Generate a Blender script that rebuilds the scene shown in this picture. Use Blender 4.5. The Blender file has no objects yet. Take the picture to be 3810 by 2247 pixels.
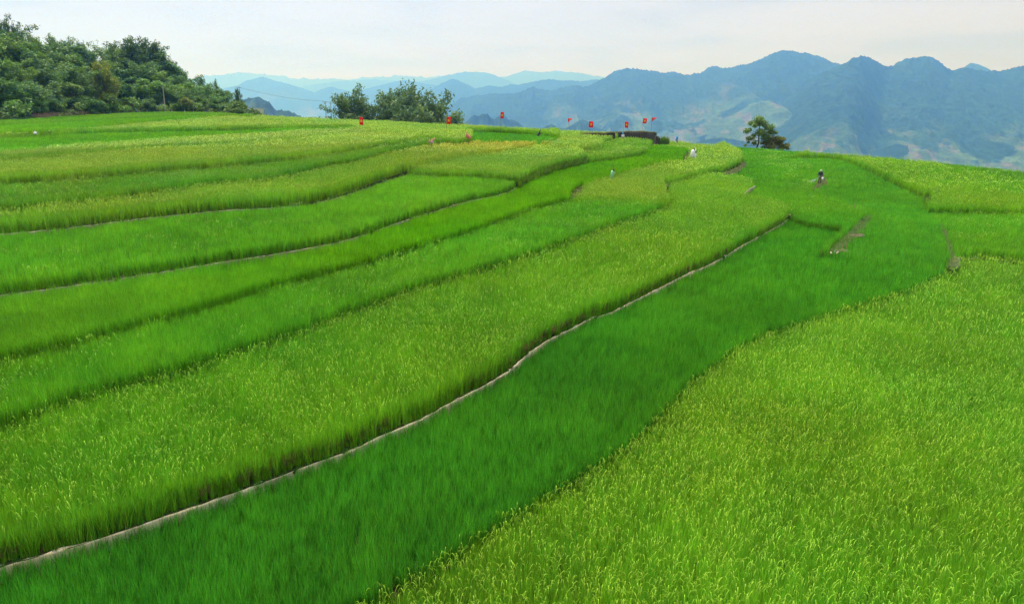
import bpy, bmesh, math, random
import numpy as np
from mathutils import Vector, Matrix
from mathutils.geometry import tessellate_polygon

random.seed(7)
rng = np.random.default_rng(7)
SC = bpy.context.scene
COL = SC.collection

# ------------------------------------------------------------------ camera
H = 11.0                                   # drone height over the nearest paddy, metres
PITCH = math.atan((1123.5 - 350.0) / 2540.0)
FPX, CX, CY = 2540.0, 1905.0, 1123.5
cam_d = bpy.data.cameras.new("camera")
cam_d.sensor_width = 36.0
cam_d.lens = 36.0 * FPX / 3810.0
cam_d.clip_start = 0.5
cam_d.clip_end = 60000.0
cam = bpy.data.objects.new("camera", cam_d)
cam.location = (0, 0, H)
cam.rotation_euler = (math.pi / 2 - PITCH, 0, 0)
COL.objects.link(cam)
SC.camera = cam

# ------------------------------------------------------------------ light
SUN_V = Vector((-0.22, 0.30, 1.0)).normalized()
world = bpy.data.worlds.new("World")
SC.world = world
world.use_nodes = True
wt = world.node_tree
wt.nodes.clear()


def nd(t, typ, **kw):
    n = t.nodes.new(typ)
    for k, v in kw.items():
        setattr(n, k, v)
    return n


def build_world(t):
    out = nd(t, "ShaderNodeOutputWorld")
    bg = nd(t, "ShaderNodeBackground")
    bg.inputs["Strength"].default_value = 0.10
    sky = nd(t, "ShaderNodeTexSky", sky_type='NISHITA')
    sky.sun_disc = False
    sky.sun_elevation = math.asin(SUN_V.z)
    sky.sun_rotation = math.atan2(SUN_V.x, SUN_V.y)
    tc = nd(t, "ShaderNodeTexCoord")
    sep = nd(t, "ShaderNodeSeparateXYZ")
    t.links.new(tc.outputs["Generated"], sep.inputs[0])
    zc = nd(t, "ShaderNodeMath", operation='MAXIMUM')
    t.links.new(sep.outputs["Z"], zc.inputs[0]); zc.inputs[1].default_value = 0.0
    za = nd(t, "ShaderNodeMath", operation='ADD')
    t.links.new(zc.outputs[0], za.inputs[0]); za.inputs[1].default_value = 0.10
    dx = nd(t, "ShaderNodeMath", operation='DIVIDE')
    dy = nd(t, "ShaderNodeMath", operation='DIVIDE')
    t.links.new(sep.outputs["X"], dx.inputs[0]); t.links.new(za.outputs[0], dx.inputs[1])
    t.links.new(sep.outputs["Y"], dy.inputs[0]); t.links.new(za.outputs[0], dy.inputs[1])
    cmb = nd(t, "ShaderNodeCombineXYZ")
    t.links.new(dx.outputs[0], cmb.inputs[0]); t.links.new(dy.outputs[0], cmb.inputs[1])
    n1 = nd(t, "ShaderNodeTexNoise")
    n1.inputs["Scale"].default_value = 0.65
    n1.inputs["Detail"].default_value = 7.0
    n1.inputs["Roughness"].default_value = 0.58
    n1.inputs["Distortion"].default_value = 0.5
    t.links.new(cmb.outputs[0], n1.inputs["Vector"])
    ramp = nd(t, "ShaderNodeValToRGB")
    e = ramp.color_ramp.elements
    e[0].position = 0.36; e[0].color = (0.72, 0.765, 0.85, 1)
    e[1].position = 0.60; e[1].color = (0.905, 0.938, 0.995, 1)
    m_ = ramp.color_ramp.elements.new(0.46); m_.color = (0.835, 0.873, 0.95, 1)
    t.links.new(n1.outputs["Fac"], ramp.inputs[0])
    sc = nd(t, "ShaderNodeMix", data_type='RGBA', blend_type='MULTIPLY')
    sc.inputs["Factor"].default_value = 1.0
    t.links.new(ramp.outputs[0], sc.inputs["A"])
    sc.inputs["B"].default_value = (CLOUD * 1.055, CLOUD * 1.0, CLOUD * 1.025, 1)
    mix = nd(t, "ShaderNodeMix", data_type='RGBA')
    mix.inputs["Factor"].default_value = 0.985
    t.links.new(sky.outputs[0], mix.inputs["A"])
    t.links.new(sc.outputs["Result"], mix.inputs["B"])
    t.links.new(mix.outputs["Result"], bg.inputs["Color"])
    t.links.new(bg.outputs[0], out.inputs["Surface"])


CLOUD = 1.47
build_world(wt)
sun_d = bpy.data.lights.new("sun", 'SUN')
sun_d.energy = 1.5
sun_d.angle = math.radians(48)
sun_d.color = (1.0, 0.96, 0.90)
sun = bpy.data.objects.new("sun", sun_d)
sun.rotation_euler = SUN_V.to_track_quat('Z', 'Y').to_euler()
sun.location = (0, 0, 60)
COL.objects.link(sun)
SC.view_settings.view_transform = 'Standard'
SC.view_settings.look = 'None'
SC.view_settings.exposure = 2.5
SC.view_settings.gamma = 1.0
SC.view_settings.use_curve_mapping = False
SC.render.engine = 'CYCLES'
SC.cycles.use_denoising = True
SC.cycles.denoising_prefilter = 'NONE'
SC.cycles.max_bounces = 7
SC.cycles.diffuse_bounces = 4
SC.cycles.transmission_bounces = 5
SC.cycles.volume_bounces = 1
SC.cycles.use_fast_gi = False
SC.cycles.sample_clamp_indirect = 6.0

# ------------------------------------------------------------------ helpers
FW = np.array((0.0, math.cos(PITCH), -math.sin(PITCH)))
UPV = np.array((0.0, math.sin(PITCH), math.cos(PITCH)))
RT = np.array((1.0, 0.0, 0.0))


def ray(sx, sy):
    return FW + (sx - CX) / FPX * RT - (sy - CY) / FPX * UPV


def at_z(sx, sy, z):
    d = ray(sx, sy)
    k = (z - H) / d[2]
    return np.array((d[0] * k, d[1] * k, z))


def at_y(sx, sy, y):
    d = ray(sx, sy)
    k = y / d[1]
    return np.array((d[0] * k, y, H + d[2] * k))


def azim(sx, sy=520.0):
    d = ray(sx, sy)
    return d[0] / d[1]


def project(P):
    q = P - np.array((0, 0, H))
    c = q @ FW
    c = np.where(c < 0.1, 0.1, c)
    return CX + FPX * (q @ RT) / c, CY - FPX * (q @ UPV) / c, c


def tag(o, label=None, cat=None, group=None, kind=None):
    if label: o["label"] = label
    if cat: o["category"] = cat
    if group: o["group"] = group
    if kind: o["kind"] = kind
    return o


def mesh_np(name, verts, faces=None, smooth=False, loops=None):
    """faces: (n,3) or (n,4) array, or a list of arrays of different widths"""
    me = bpy.data.meshes.new(name)
    verts = np.asarray(verts, dtype=np.float32)
    me.vertices.add(len(verts))
    me.vertices.foreach_set("co", verts.ravel())
    if faces is not None:
        if isinstance(faces, np.ndarray):
            faces = [faces]
        starts, vi, tot = [], [], 0
        for f in faces:
            f = np.asarray(f, dtype=np.int32)
            n, w = f.shape
            starts.append(tot + np.arange(n) * w)
            vi.append(f.ravel())
            tot += n * w
        starts = np.concatenate(starts).astype(np.int32)
        vi = np.concatenate(vi).astype(np.int32)
        me.loops.add(len(vi))
        me.loops.foreach_set("vertex_index", vi)
        me.polygons.add(len(starts))
        me.polygons.foreach_set("loop_start", starts)
        if smooth:
            me.polygons.foreach_set("use_smooth", np.ones(len(starts), dtype=bool))
    me.update(calc_edges=True)
    return me


def link(name, me, mat=None, parent=None, loc=None):
    o = bpy.data.objects.new(name, me)
    COL.objects.link(o)
    if mat is not None and me is not None:
        if not me.materials:
            me.materials.append(mat)
    if parent is not None:
        o.parent = parent
    if loc is not None:
        o.location = loc
    return o


def empty(name, loc=(0.012, 0.000, 0.000), rz=0.0):
    o = bpy.data.objects.new(name, None)
    COL.objects.link(o)
    o.location = loc
    o.rotation_euler = (0, 0, rz)
    o.empty_display_size = 0.2
    return o


class MB:
    """collects simple solids, then becomes one mesh"""
    def __init__(self):
        self.v, self.f = [], []

    def add(self, vs, fs):
        b = len(self.v)
        self.v += [tuple(map(float, p)) for p in vs]
        self.f += [tuple(b + i for i in f) for f in fs]

    def tube(self, pts, rad, n=6, cap=True):
        pts = [Vector(p) for p in pts]
        if not hasattr(rad, "__len__"):
            rad = [rad] * len(pts)
        vs, fs = [], []
        ref = Vector((0.31, 0.77, 0.55))
        for i, p in enumerate(pts):
            d = (pts[min(i + 1, len(pts) - 1)] - pts[max(i - 1, 0)])
            d = d.normalized() if d.length > 1e-6 else Vector((0, 0, 1))
            a = d.cross(ref)
            if a.length < 1e-3: a = d.cross(Vector((1, 0, 0)))
            a.normalize(); b = d.cross(a)
            for k in range(n):
                t = 2 * math.pi * k / n
                vs.append(p + (a * math.cos(t) + b * math.sin(t)) * rad[i])
        for i in range(len(pts) - 1):
            for k in range(n):
                k2 = (k + 1) % n
                fs.append((i * n + k, i * n + k2, (i + 1) * n + k2, (i + 1) * n + k))
        if cap:
            fs.append(tuple(range(n))[::-1])
            fs.append(tuple((len(pts) - 1) * n + k for k in range(n)))
        self.add(vs, fs)

    def box(self, c, s, rz=0.0):
        x, y, z = [q / 2 for q in s]
        vs = []
        for a in (-x, x):
            for b in (-y, y):
                for d in (-z, z):
                    vs.append((c[0] + a * math.cos(rz) - b * math.sin(rz), c[1] + a * math.sin(rz) + b * math.cos(rz), c[2] + d))
        self.add(vs, [(0, 1, 3, 2), (4, 6, 7, 5), (0, 4, 5, 1), (2, 3, 7, 6), (0, 2, 6, 4), (1, 5, 7, 3)])

    def lathe(self, prof, c=(0.012, 0.000, 0.000), n=12, cap=True):
        vs, fs = [], []
        for r, z in prof:
            for k in range(n):
                t = 2 * math.pi * k / n
                vs.append((c[0] + r * math.cos(t), c[1] + r * math.sin(t), c[2] + z))
        for i in range(len(prof) - 1):
            for k in range(n):
                k2 = (k + 1) % n
                fs.append((i * n + k, i * n + k2, (i + 1) * n + k2, (i + 1) * n + k))
        if cap:
            fs.append(tuple(range(n))[::-1]); fs.append(tuple((len(prof) - 1) * n + k for k in range(n)))
        self.add(vs, fs)

    def build(self, name, mat, parent=None, smooth=False, loc=None):
        me = bpy.data.meshes.new(name)
        me.from_pydata(self.v, [], self.f)
        if smooth:
            me.polygons.foreach_set("use_smooth", np.ones(len(me.polygons), dtype=bool))
        me.update()
        return link(name, me, mat, parent, loc)


# value noise -------------------------------------------------------
_T = np.random.default_rng(11).random((256, 256))


def vnoise(x, y):
    xi = np.floor(x).astype(np.int64); yi = np.floor(y).astype(np.int64)
    fx = x - xi; fy = y - yi
    fx = fx * fx * fx * (fx * (fx * 6 - 15) + 10); fy = fy * fy * fy * (fy * (fy * 6 - 15) + 10)
    a = _T[xi & 255, yi & 255]; b = _T[(xi + 1) & 255, yi & 255]
    c = _T[xi & 255, (yi + 1) & 255]; d = _T[(xi + 1) & 255, (yi + 1) & 255]
    return (a * (1 - fx) + b * fx) * (1 - fy) + (c * (1 - fx) + d * fx) * fy


def fbm(x, y, o=4, g=0.5):
    s, a, n = 0.0, 1.0, 0.0
    for i in range(o):
        s = s + a * vnoise(x * 2 ** i + 17.3 * i, y * 2 ** i - 9.7 * i); n += a; a *= g
    return s / n


def ridged(x, y, o=4):
    s, a, n = 0.0, 1.0, 0.0
    for i in range(o):
        v = 1 - np.abs(2 * vnoise(x * 2 ** i + 31.7 * i, y * 2 ** i + 5.1 * i) - 1)
        s = s + a * v * v; n += a; a *= 0.5
    return s / n


def in_poly(px, py, poly):
    """px,py arrays; poly (n,2)"""
    inside = np.zeros(px.shape, dtype=bool)
    n = len(poly)
    j = n - 1
    for i in range(n):
        xi, yi = poly[i]; xj, yj = poly[j]
        if yi != yj:
            c = ((yi > py) != (yj > py)) & (px < (xj - xi) * (py - yi) / (yj - yi) + xi)
            inside ^= c
        j = i
    return inside


def dist_line(px, py, pl):
    d = np.full(px.shape, 1e9)
    for a, b in zip(pl[:-1], pl[1:]):
        ax, ay = a[0], a[1]; dx, dy = b[0] - ax, b[1] - ay
        L = dx * dx + dy * dy + 1e-9
        t = np.clip(((px - ax) * dx + (py - ay) * dy) / L, 0, 1)
        d = np.minimum(d, np.hypot(px - ax - t * dx, py - ay - t * dy))
    return d


def smooth_px(pts, step=60.0):
    """Catmull-Rom through pixel points"""
    p = [np.array(q, float) for q in pts]
    out = []
    for i in range(len(p) - 1):
        p0 = p[max(i - 1, 0)]; p1 = p[i]; p2 = p[i + 1]; p3 = p[min(i + 2, len(p) - 1)]
        n = max(1, int(np.hypot(*(p2 - p1)) / step))
        for k in range(n):
            t = k / n
            out.append(0.5 * ((2 * p1) + (-p0 + p2) * t + (2 * p0 - 5 * p1 + 4 * p2 - p3) * t * t + (-p0 + 3 * p1 - 3 * p2 + p3) * t ** 3))
    out.append(p[-1])
    return out


# ------------------------------------------------------------------ materials
def mat_new(name):
    m = bpy.data.materials.new(name)
    m.use_nodes = True
    t = m.node_tree
    t.nodes.clear()
    return m, t


def mat_simple(name, col, rough=0.8, col2=None, scale=6.0, bump=0.0, bscale=20.0, spec=0.3, detail=5.0):
    m, t = mat_new(name)
    out = nd(t, "ShaderNodeOutputMaterial")
    b = nd(t, "ShaderNodeBsdfPrincipled")
    b.inputs["Roughness"].default_value = rough
    b.inputs["Specular IOR Level"].default_value = spec
    tc = nd(t, "ShaderNodeTexCoord")
    if col2 is None:
        col2 = tuple(c * 0.75 for c in col)
    n = nd(t, "ShaderNodeTexNoise")
    n.inputs["Scale"].default_value = scale
    n.inputs["Detail"].default_value = detail
    t.links.new(tc.outputs["Object"], n.inputs["Vector"])
    mr = nd(t, "ShaderNodeMapRange")
    mr.inputs["From Min"].default_value = 0.32; mr.inputs["From Max"].default_value = 0.68
    t.links.new(n.outputs["Fac"], mr.inputs["Value"])
    mx = nd(t, "ShaderNodeMix", data_type='RGBA')
    mx.inputs["A"].default_value = (*col, 1); mx.inputs["B"].default_value = (*col2, 1)
    t.links.new(mr.outputs[0], mx.inputs["Factor"])
    t.links.new(mx.outputs["Result"], b.inputs["Base Color"])
    if bump > 0:
        n2 = nd(t, "ShaderNodeTexNoise")
        n2.inputs["Scale"].default_value = bscale; n2.inputs["Detail"].default_value = 6
        t.links.new(tc.outputs["Object"], n2.inputs["Vector"])
        bp = nd(t, "ShaderNodeBump")
        bp.inputs["Strength"].default_value = bump
        t.links.new(n2.outputs["Fac"], bp.inputs["Height"])
        t.links.new(bp.outputs[0], b.inputs["Normal"])
    t.links.new(b.outputs[0], out.inputs["Surface"])
    return m


def mat_leaf(name, source, trans=0.35, mul=(1, 1, 1), blend=None, fac=0.0, rough=0.5, spec=0.25, rand=0.0):
    """leaf: diffuse + translucent; source 'inst' (instance attribute col), 'obj' (object colour) or rgb"""
    m, t = mat_new(name)
    out = nd(t, "ShaderNodeOutputMaterial")
    b = nd(t, "ShaderNodeBsdfPrincipled")
    b.inputs["Roughness"].default_value = rough
    b.inputs["Specular IOR Level"].default_value = spec
    tr = nd(t, "ShaderNodeBsdfTranslucent")
    mx = nd(t, "ShaderNodeMixShader")
    mx.inputs[0].default_value = trans
    if source == 'inst':
        a = nd(t, "ShaderNodeAttribute", attribute_type='INSTANCER', attribute_name="col")
        c = a.outputs["Color"]
    elif source == 'obj':
        a = nd(t, "ShaderNodeObjectInfo")
        c = a.outputs["Color"]
    else:
        a = nd(t, "ShaderNodeRGB"); a.outputs[0].default_value = (*source, 1)
        c = a.outputs[0]
    m1 = nd(t, "ShaderNodeMix", data_type='RGBA', blend_type='MULTIPLY')
    m1.inputs["Factor"].default_value = 1.0
    t.links.new(c, m1.inputs["A"]); m1.inputs["B"].default_value = (*mul, 1)
    c = m1.outputs["Result"]
    # each leaf carries its own tint
    at = nd(t, "ShaderNodeAttribute", attribute_type='GEOMETRY', attribute_name="tint")
    mt = nd(t, "ShaderNodeMix", data_type='RGBA', blend_type='MULTIPLY')
    mt.inputs["Factor"].default_value = 1.0
    t.links.new(c, mt.inputs["A"]); t.links.new(at.outputs["Color"], mt.inputs["B"])
    c = mt.outputs["Result"]
    if blend is not None:
        m2 = nd(t, "ShaderNodeMix", data_type='RGBA')
        m2.inputs["Factor"].default_value = fac
        t.links.new(c, m2.inputs["A"]); m2.inputs["B"].default_value = (*blend, 1)
        c = m2.outputs["Result"]
    t.links.new(c, b.inputs["Base Color"]); t.links.new(c, tr.inputs["Color"])
    t.links.new(b.outputs[0], mx.inputs[1]); t.links.new(tr.outputs[0], mx.inputs[2])
    t.links.new(mx.outputs[0], out.inputs["Surface"])
    return m


def set_tint(me, cols):
    a = me.color_attributes.new("tint", 'FLOAT_COLOR', 'POINT')
    a.data.foreach_set("color", np.concatenate([cols, np.ones((len(cols), 1))], 1).astype(np.float32).ravel())


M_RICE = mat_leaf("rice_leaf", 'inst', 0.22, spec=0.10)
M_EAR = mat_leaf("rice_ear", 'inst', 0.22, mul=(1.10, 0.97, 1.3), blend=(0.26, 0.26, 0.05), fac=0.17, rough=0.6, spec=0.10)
M_DRY = mat_leaf("dry_rice_leaf", (0.22, 0.18, 0.06), 0.25)
M_CROWN = mat_leaf("tree_leaf", 'obj', 0.30, rough=0.55)
M_BARK = mat_simple("bark", (0.13, 0.105, 0.08), 0.9, (0.07, 0.055, 0.045), 9, 0.4, 30)
M_CULM = mat_simple("bamboo_culm", (0.14, 0.17, 0.06), 0.6, (0.20, 0.18, 0.08), 3)
M_MUD = mat_simple("paddy_mud", (0.050, 0.046, 0.024), 1.0, (0.035, 0.050, 0.016), 2.2, 0.5, 14, spec=0.05)
M_SOIL = mat_simple("bund_soil", (0.070, 0.085, 0.030), 0.95, (0.040, 0.070, 0.018), 1.8, 0.6, 12, spec=0.1)
M_BUND = mat_simple("pale_bund", (0.86, 0.72, 0.48), 0.9, (0.68, 0.54, 0.33), 2.6, 0.5, 25)
M_BUND2 = mat_simple("grey_bund", (0.40, 0.35, 0.23), 0.85, (0.16, 0.17, 0.08), 2.2, 0.5, 25)
M_GROUND = mat_simple("valley_ground", (0.055, 0.085, 0.03), 0.95, (0.085, 0.10, 0.04), 0.02, 0, 1)
M_SCRUB = mat_simple("forest_floor", (0.03, 0.045, 0.018), 0.95, (0.05, 0.065, 0.025), 0.4, 0.4, 3)

# ------------------------------------------------------------------ paddies: levels and outlines
# plot: ground level knots over photo x, rice height, leaf colour, ripeness (share of clumps in ear)
PL = {
    "P0": dict(z=[(0, -0.1)], h=0.84, c=(0.210, 0.459, 0.023), ear=0.88),
    "P1": dict(z=[(0, 0.4)], h=0.62, c=(0.087, 0.355, 0.023), ear=0.0),
    "P2": dict(z=[(0, 1.0)], h=0.80, c=(0.192, 0.443, 0.021), ear=0.55),
    "P3": dict(z=[(0, 1.58)], h=0.70, c=(0.163, 0.433, 0.021), ear=0.14),
    "P4": dict(z=[(0, 2.1), (1900, 2.1), (2500, 2.2)], h=0.66, c=(0.167, 0.442, 0.021), ear=0.0),
    "P5": dict(z=[(0, 2.75)], h=0.66, c=(0.174, 0.442, 0.021), ear=0.02),
    "Q": dict(z=[(1516, 3.2), (1900, 3.18), (2150, 3.12), (2300, 3.05)], h=0.80, c=(0.228, 0.444, 0.030), ear=0.75),
    "P6": dict(z=[(0, 3.38), (1200, 3.45), (1500, 3.68), (2058, 3.42)], h=0.86, c=(0.228, 0.444, 0.028), ear=0.6),
    "P7": dict(z=[(0, 3.95), (1000, 4.08), (1700, 4.38)], h=0.72, c=(0.169, 0.382, 0.026), ear=0.3),
    "P8": dict(z=[(0, 4.55), (1500, 4.62)], h=0.84, c=(0.240, 0.450, 0.035), ear=0.8),
    "P9": dict(z=[(0, 5.05), (1400, 4.8)], h=0.80, c=(0.250, 0.450, 0.045), ear=0.8),
    "P10": dict(z=[(0, 5.1), (1330, 4.86)], h=0.66, c=(0.174, 0.437, 0.018), ear=0.0),
    "P11": dict(z=[(0, 5.35), (900, 5.4), (1309, 4.98)], h=0.80, c=(0.228, 0.444, 0.033), ear=0.5),
    "P12": dict(z=[(0, 5.8), (829, 6.0)], h=0.66, c=(0.208, 0.461, 0.016), ear=0.0),
    "P13": dict(z=[(0, 5.9), (829, 6.12), (1000, 5.95)], h=0.70, c=(0.197, 0.415, 0.023), ear=0.0),
    "K": dict(z=[(1250, 4.98), (1564, 4.62), (1760, 4.36), (1860, 4.22), (2075, 3.62)], h=0.80, c=(0.233, 0.458, 0.030), ear=0.6),
    "G1": dict(z=[(1760, 3.8), (2080, 3.32)], h=0.62, c=(0.133, 0.403, 0.018), ear=0.0),
    "T": dict(z=[(2180, 2.7), (2440, 2.62)], h=0.70, c=(0.192, 0.409, 0.023), ear=0.2),
    "V": dict(z=[(2100, 1.72), (2600, 1.62)], h=0.80, c=(0.218, 0.444, 0.026), ear=0.75),
    "W": dict(z=[(2640, 0.84)], h=0.66, c=(0.138, 0.403, 0.018), ear=0.1),
    "Y": dict(z=[(2920, 0.6), (3500, 0.52)], h=0.64, c=(0.138, 0.403, 0.021), ear=0.0),
    "AA": dict(z=[(3450, 0.62), (3810, 0.6)], h=0.66, c=(0.163, 0.415, 0.018), ear=0.05),
    "Z": dict(z=[(3000, 1.0), (3465, 1.12), (3810, 1.02)], h=0.74, c=(0.192, 0.426, 0.018), ear=0.35),
    "ZZ": dict(z=[(3480, 1.12), (4300, 0.9)], h=0.70, c=(0.146, 0.379, 0.023), ear=0.1),
}
for k_, p_ in PL.items():
    ks = [(azim(a), b) for a, b in p_["z"]]
    p_["az"] = np.array([a for a, b in ks]); p_["zz"] = np.array([b - 0.16 for a, b in ks])
    p_["h"] += 0.175


def ground(name, X, Y):
    p = PL[name]
    return np.interp(np.asarray(X) / np.maximum(np.asarray(Y), 1e-3), p["az"], p["zz"])


# lines: which plot's canopy carries the line in the photo, then photo points
LN = {
    "A": ("P0", [(500, 2680), (1000, 2400), (1280, 2247), (1454, 2165), (1666, 2052), (1817, 1953), (2029, 1825), (2180, 1734), (2317, 1658), (2423, 1560), (2498, 1491), (2559, 1416), (2635, 1363), (2726, 1295), (2847, 1234), (2998, 1189), (3150, 1143), (3271, 1105), (3392, 1067), (3498, 1014), (3530, 985)]),
    "A2": ("P0", [(3530, 985), (3570, 957), (3640, 950), (3810, 966), (4300, 1010)]),
    "B": ("P1", [(-500, 2215), (0, 2084), (218, 2029), (436, 1962), (610, 1901), (741, 1857), (872, 1814), (1000, 1766), (1128, 1719), (1302, 1658), (1429, 1598), (1566, 1546), (1687, 1477), (1809, 1415), (1893, 1365), (1962, 1308), (2026, 1262), (2103, 1223), (2164, 1191), (2204, 1171), (2265, 1155), (2326, 1126), (2407, 1086), (2487, 1046), (2568, 1005), (2629, 981), (2690, 949), (2764, 904), (2845, 862), (2914, 823), (2938, 803)]),
    "WP": ("P1", [(2938, 803), (2972, 826), (3050, 842), (3135, 852), (3122, 882), (3080, 915), (3060, 945)]),
    "C": ("P1", [(3060, 945), (3150, 955), (3300, 972), (3450, 990), (3498, 1003), (3530, 985)]),
    "k": ("P2", [(-500, 1745), (0, 1570), (243, 1482), (485, 1414), (728, 1351), (970, 1270), (1200, 1192), (1323, 1142), (1404, 1117), (1485, 1083), (1607, 1049), (1768, 1000), (1945, 948), (2107, 892), (2228, 851), (2329, 815), (2430, 783), (2490, 762)]),
    "PW": ("W", [(2639, 650), (2700, 656), (2790, 668), (2806, 690), (2770, 722), (2825, 735), (2880, 755), (2925, 775), (2938, 803)]),
    "PV": ("P2", [(2639, 650), (2560, 662), (2500, 678), (2480, 688), (2478, 708), (2488, 735), (2490, 762)]),
    "j1": ("P3", [(-500, 1430), (0, 1327), (243, 1274), (485, 1210), (728, 1147), (970, 1075), (1200, 1012), (1350, 972), (1500, 928), (1621, 892), (1743, 857), (1864, 815), (1985, 771), (2107, 744), (2123, 736)]),
    "j2": ("V", [(2123, 736), (2147, 702), (2187, 680), (2268, 653), (2390, 621), (2461, 605), (2540, 597), (2558, 576), (2554, 556)]),
    "VP3": ("P3", [(2123, 736), (2200, 738), (2350, 742), (2440, 754), (2490, 762)]),
    "VW": ("W", [(2690, 543), (2744, 574), (2764, 597), (2756, 612), (2683, 645), (2639, 650)]),
    "Vcrest": ("V", [(2690, 543), (2600, 535), (2485, 522), (2445, 519)]),
    "P4far": ("P4", [(2554, 556), (2530, 545), (2470, 537), (2420, 540)]),
    "VT": ("T", [(2445, 519), (2420, 540)]),
    "i": ("P4", [(-500, 1150), (0, 1087), (243, 1055), (485, 1019), (728, 982), (970, 944), (1200, 905), (1317, 876), (1500, 815), (1621, 777), (1743, 742), (1844, 724), (1892, 708), (1923, 690)]),
    "iq": ("P4", [(1923, 690), (1985, 659), (2066, 629), (2183, 603)]),
    "it": ("P4", [(2183, 603), (2268, 593), (2349, 580), (2406, 564)]),
    "itend": ("T", [(2406, 564), (2420, 540)]),
    "Tl": ("T", [(2183, 603), (2178, 580), (2147, 562), (2190, 556), (2240, 545), (2246, 530), (2280, 516), (2300, 509)]),
    "Twall": ("T", [(2300, 509), (2360, 509), (2400, 513), (2445, 519)]),
    "qb": ("P5", [(1516, 645), (1621, 651), (1743, 653), (1864, 660), (1912, 666), (1923, 690)]),
    "h": ("P5", [(-500, 905), (0, 863), (202, 845), (404, 821), (607, 798), (809, 778), (1000, 767), (1140, 753), (1245, 733), (1326, 707), (1427, 673), (1516, 645)]),
    "hq": ("Q", [(1516, 645), (1560, 620), (1621, 601), (1743, 580), (1864, 568), (1985, 542), (2058, 528)]),
    "Qnotch": ("Q", [(2058, 528), (2085, 515)]),
    "QK": ("K", [(2085, 515), (2075, 484)]),
    "Qcrest": ("Q", [(2075, 484), (2200, 490), (2300, 497), (2300, 509)]),
    "g": ("P6", [(-500, 815), (0, 774), (202, 756), (404, 734), (607, 705), (809, 679), (962, 671), (1123, 640), (1204, 618), (1326, 598), (1447, 565), (1568, 543), (1754, 526)]),
    "g1b": ("P6", [(1754, 526), (1804, 526), (1973, 528), (2030, 531), (2058, 528)]),
    "G1t": ("G1", [(2085, 515), (2060, 507), (2020, 501), (1946, 497), (1858, 491), (1804, 490), (1727, 490)]),
    "G1l": ("G1", [(1727, 490), (1758, 505), (1754, 526)]),
    "f": ("P7", [(-500, 700), (0, 679), (202, 667), (404, 651), (607, 632), (809, 618), (1000, 599), (1204, 575), (1366, 547), (1528, 525), (1564, 515)]),
    "fK": ("P7", [(1564, 515), (1640, 514), (1700, 520), (1754, 526)]),
    "e": ("P8", [(-500, 630), (0, 596), (243, 576), (485, 556), (687, 544), (800, 539), (962, 527), (1123, 513), (1285, 497), (1398, 489)]),
    "eK": ("P8", [(1398, 489), (1480, 500), (1564, 515)]),
    "d": ("P9", [(-500, 590), (0, 562), (243, 541), (607, 517), (1000, 493), (1204, 480), (1330, 475)]),
    "dK": ("P9", [(1330, 475), (1398, 489)]),
    "c": ("P10", [(-500, 520), (0, 511), (141, 504), (283, 495), (416, 491), (607, 487), (809, 484), (1002, 477), (1204, 471), (1309, 469)]),
    "cK": ("P10", [(1309, 469), (1330, 475)]),
    "K11": ("K", [(1250, 444), (1309, 469)]),
    "b": ("P11", [(-500, 512), (0, 497), (121, 492), (323, 477), (607, 450), (829, 433), (960, 428)]),
    "a": ("P12", [(-500, 480), (0, 465), (445, 442), (809, 425), (960, 428)]),
    "L0": ("P13", [(-500, 462), (0, 446), (364, 424), (607, 416), (829, 418), (900, 425), (960, 428)]),
    "crest11": ("P11", [(960, 428), (1000, 431), (1180, 441), (1250, 444)]),
    "Kcrest": ("K", [(1250, 444), (1300, 446), (1450, 451), (1600, 460), (1724, 463), (1818, 469), (1946, 476), (2075, 484)]),
    "WY": ("Y", [(3060, 945), (3110, 920), (3160, 880), (3200, 840), (3225, 806), (3150, 765), (3060, 728), (3035, 710), (3052, 682), (3040, 650), (3010, 612), (2980, 597), (2920, 586)]),
    "WZ": ("W", [(2920, 586), (2960, 578), (3000, 563)]),
    "Wcrest": ("W", [(3000, 563), (2880, 554), (2750, 545), (2690, 543)]),
    "YZ": ("Y", [(2920, 586), (3000, 583), (3130, 592), (3250, 640), (3370, 700), (3440, 732), (3455, 790)]),
    "YA": ("Y", [(3455, 790), (3500, 830), (3525, 880), (3545, 930), (3550, 970), (3530, 985)]),
    "ZA": ("AA", [(3455, 790), (3475, 784), (3600, 786), (3810, 788), (4300, 795)]),
    "ZZl": ("Z", [(3440, 597), (3600, 630), (3810, 672), (4300, 770)]),
    "Zcrest": ("Z", [(3000, 563), (3250, 580), (3440, 597)]),
    "ZZcrest": ("ZZ", [(3440, 597), (3600, 613), (3810, 634), (4300, 690)]),
}
LW = {}
ENDZ = {}
for k_, (pl_, pts_) in LN.items():          # lines that meet share one corner, on the lowest canopy there
    for q_ in (pts_[0], pts_[-1]):
        d_ = ray(*q_); p_ = PL[pl_]
        zc_ = float(np.interp(d_[0] / d_[1], p_["az"], p_["zz"])) + p_["h"] * 0.90
        ENDZ[q_] = min(zc_, ENDZ.get(q_, 99))
for k_, (pl_, pts_) in LN.items():
    w_ = []
    for (sx, sy) in smooth_px(pts_, 45.0 if k_ not in ("A", "B", "k") else 70.0):
        p_ = PL[pl_]
        d_ = ray(sx, sy)
        zc_ = float(np.interp(d_[0] / d_[1], p_["az"], p_["zz"])) + p_["h"] * 0.90
        e_ = ENDZ.get((round(float(sx), 3), round(float(sy), 3)))
        w_.append(at_z(sx, sy, zc_ if e_ is None else e_))
    LW[k_] = np.array(w_)


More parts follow.
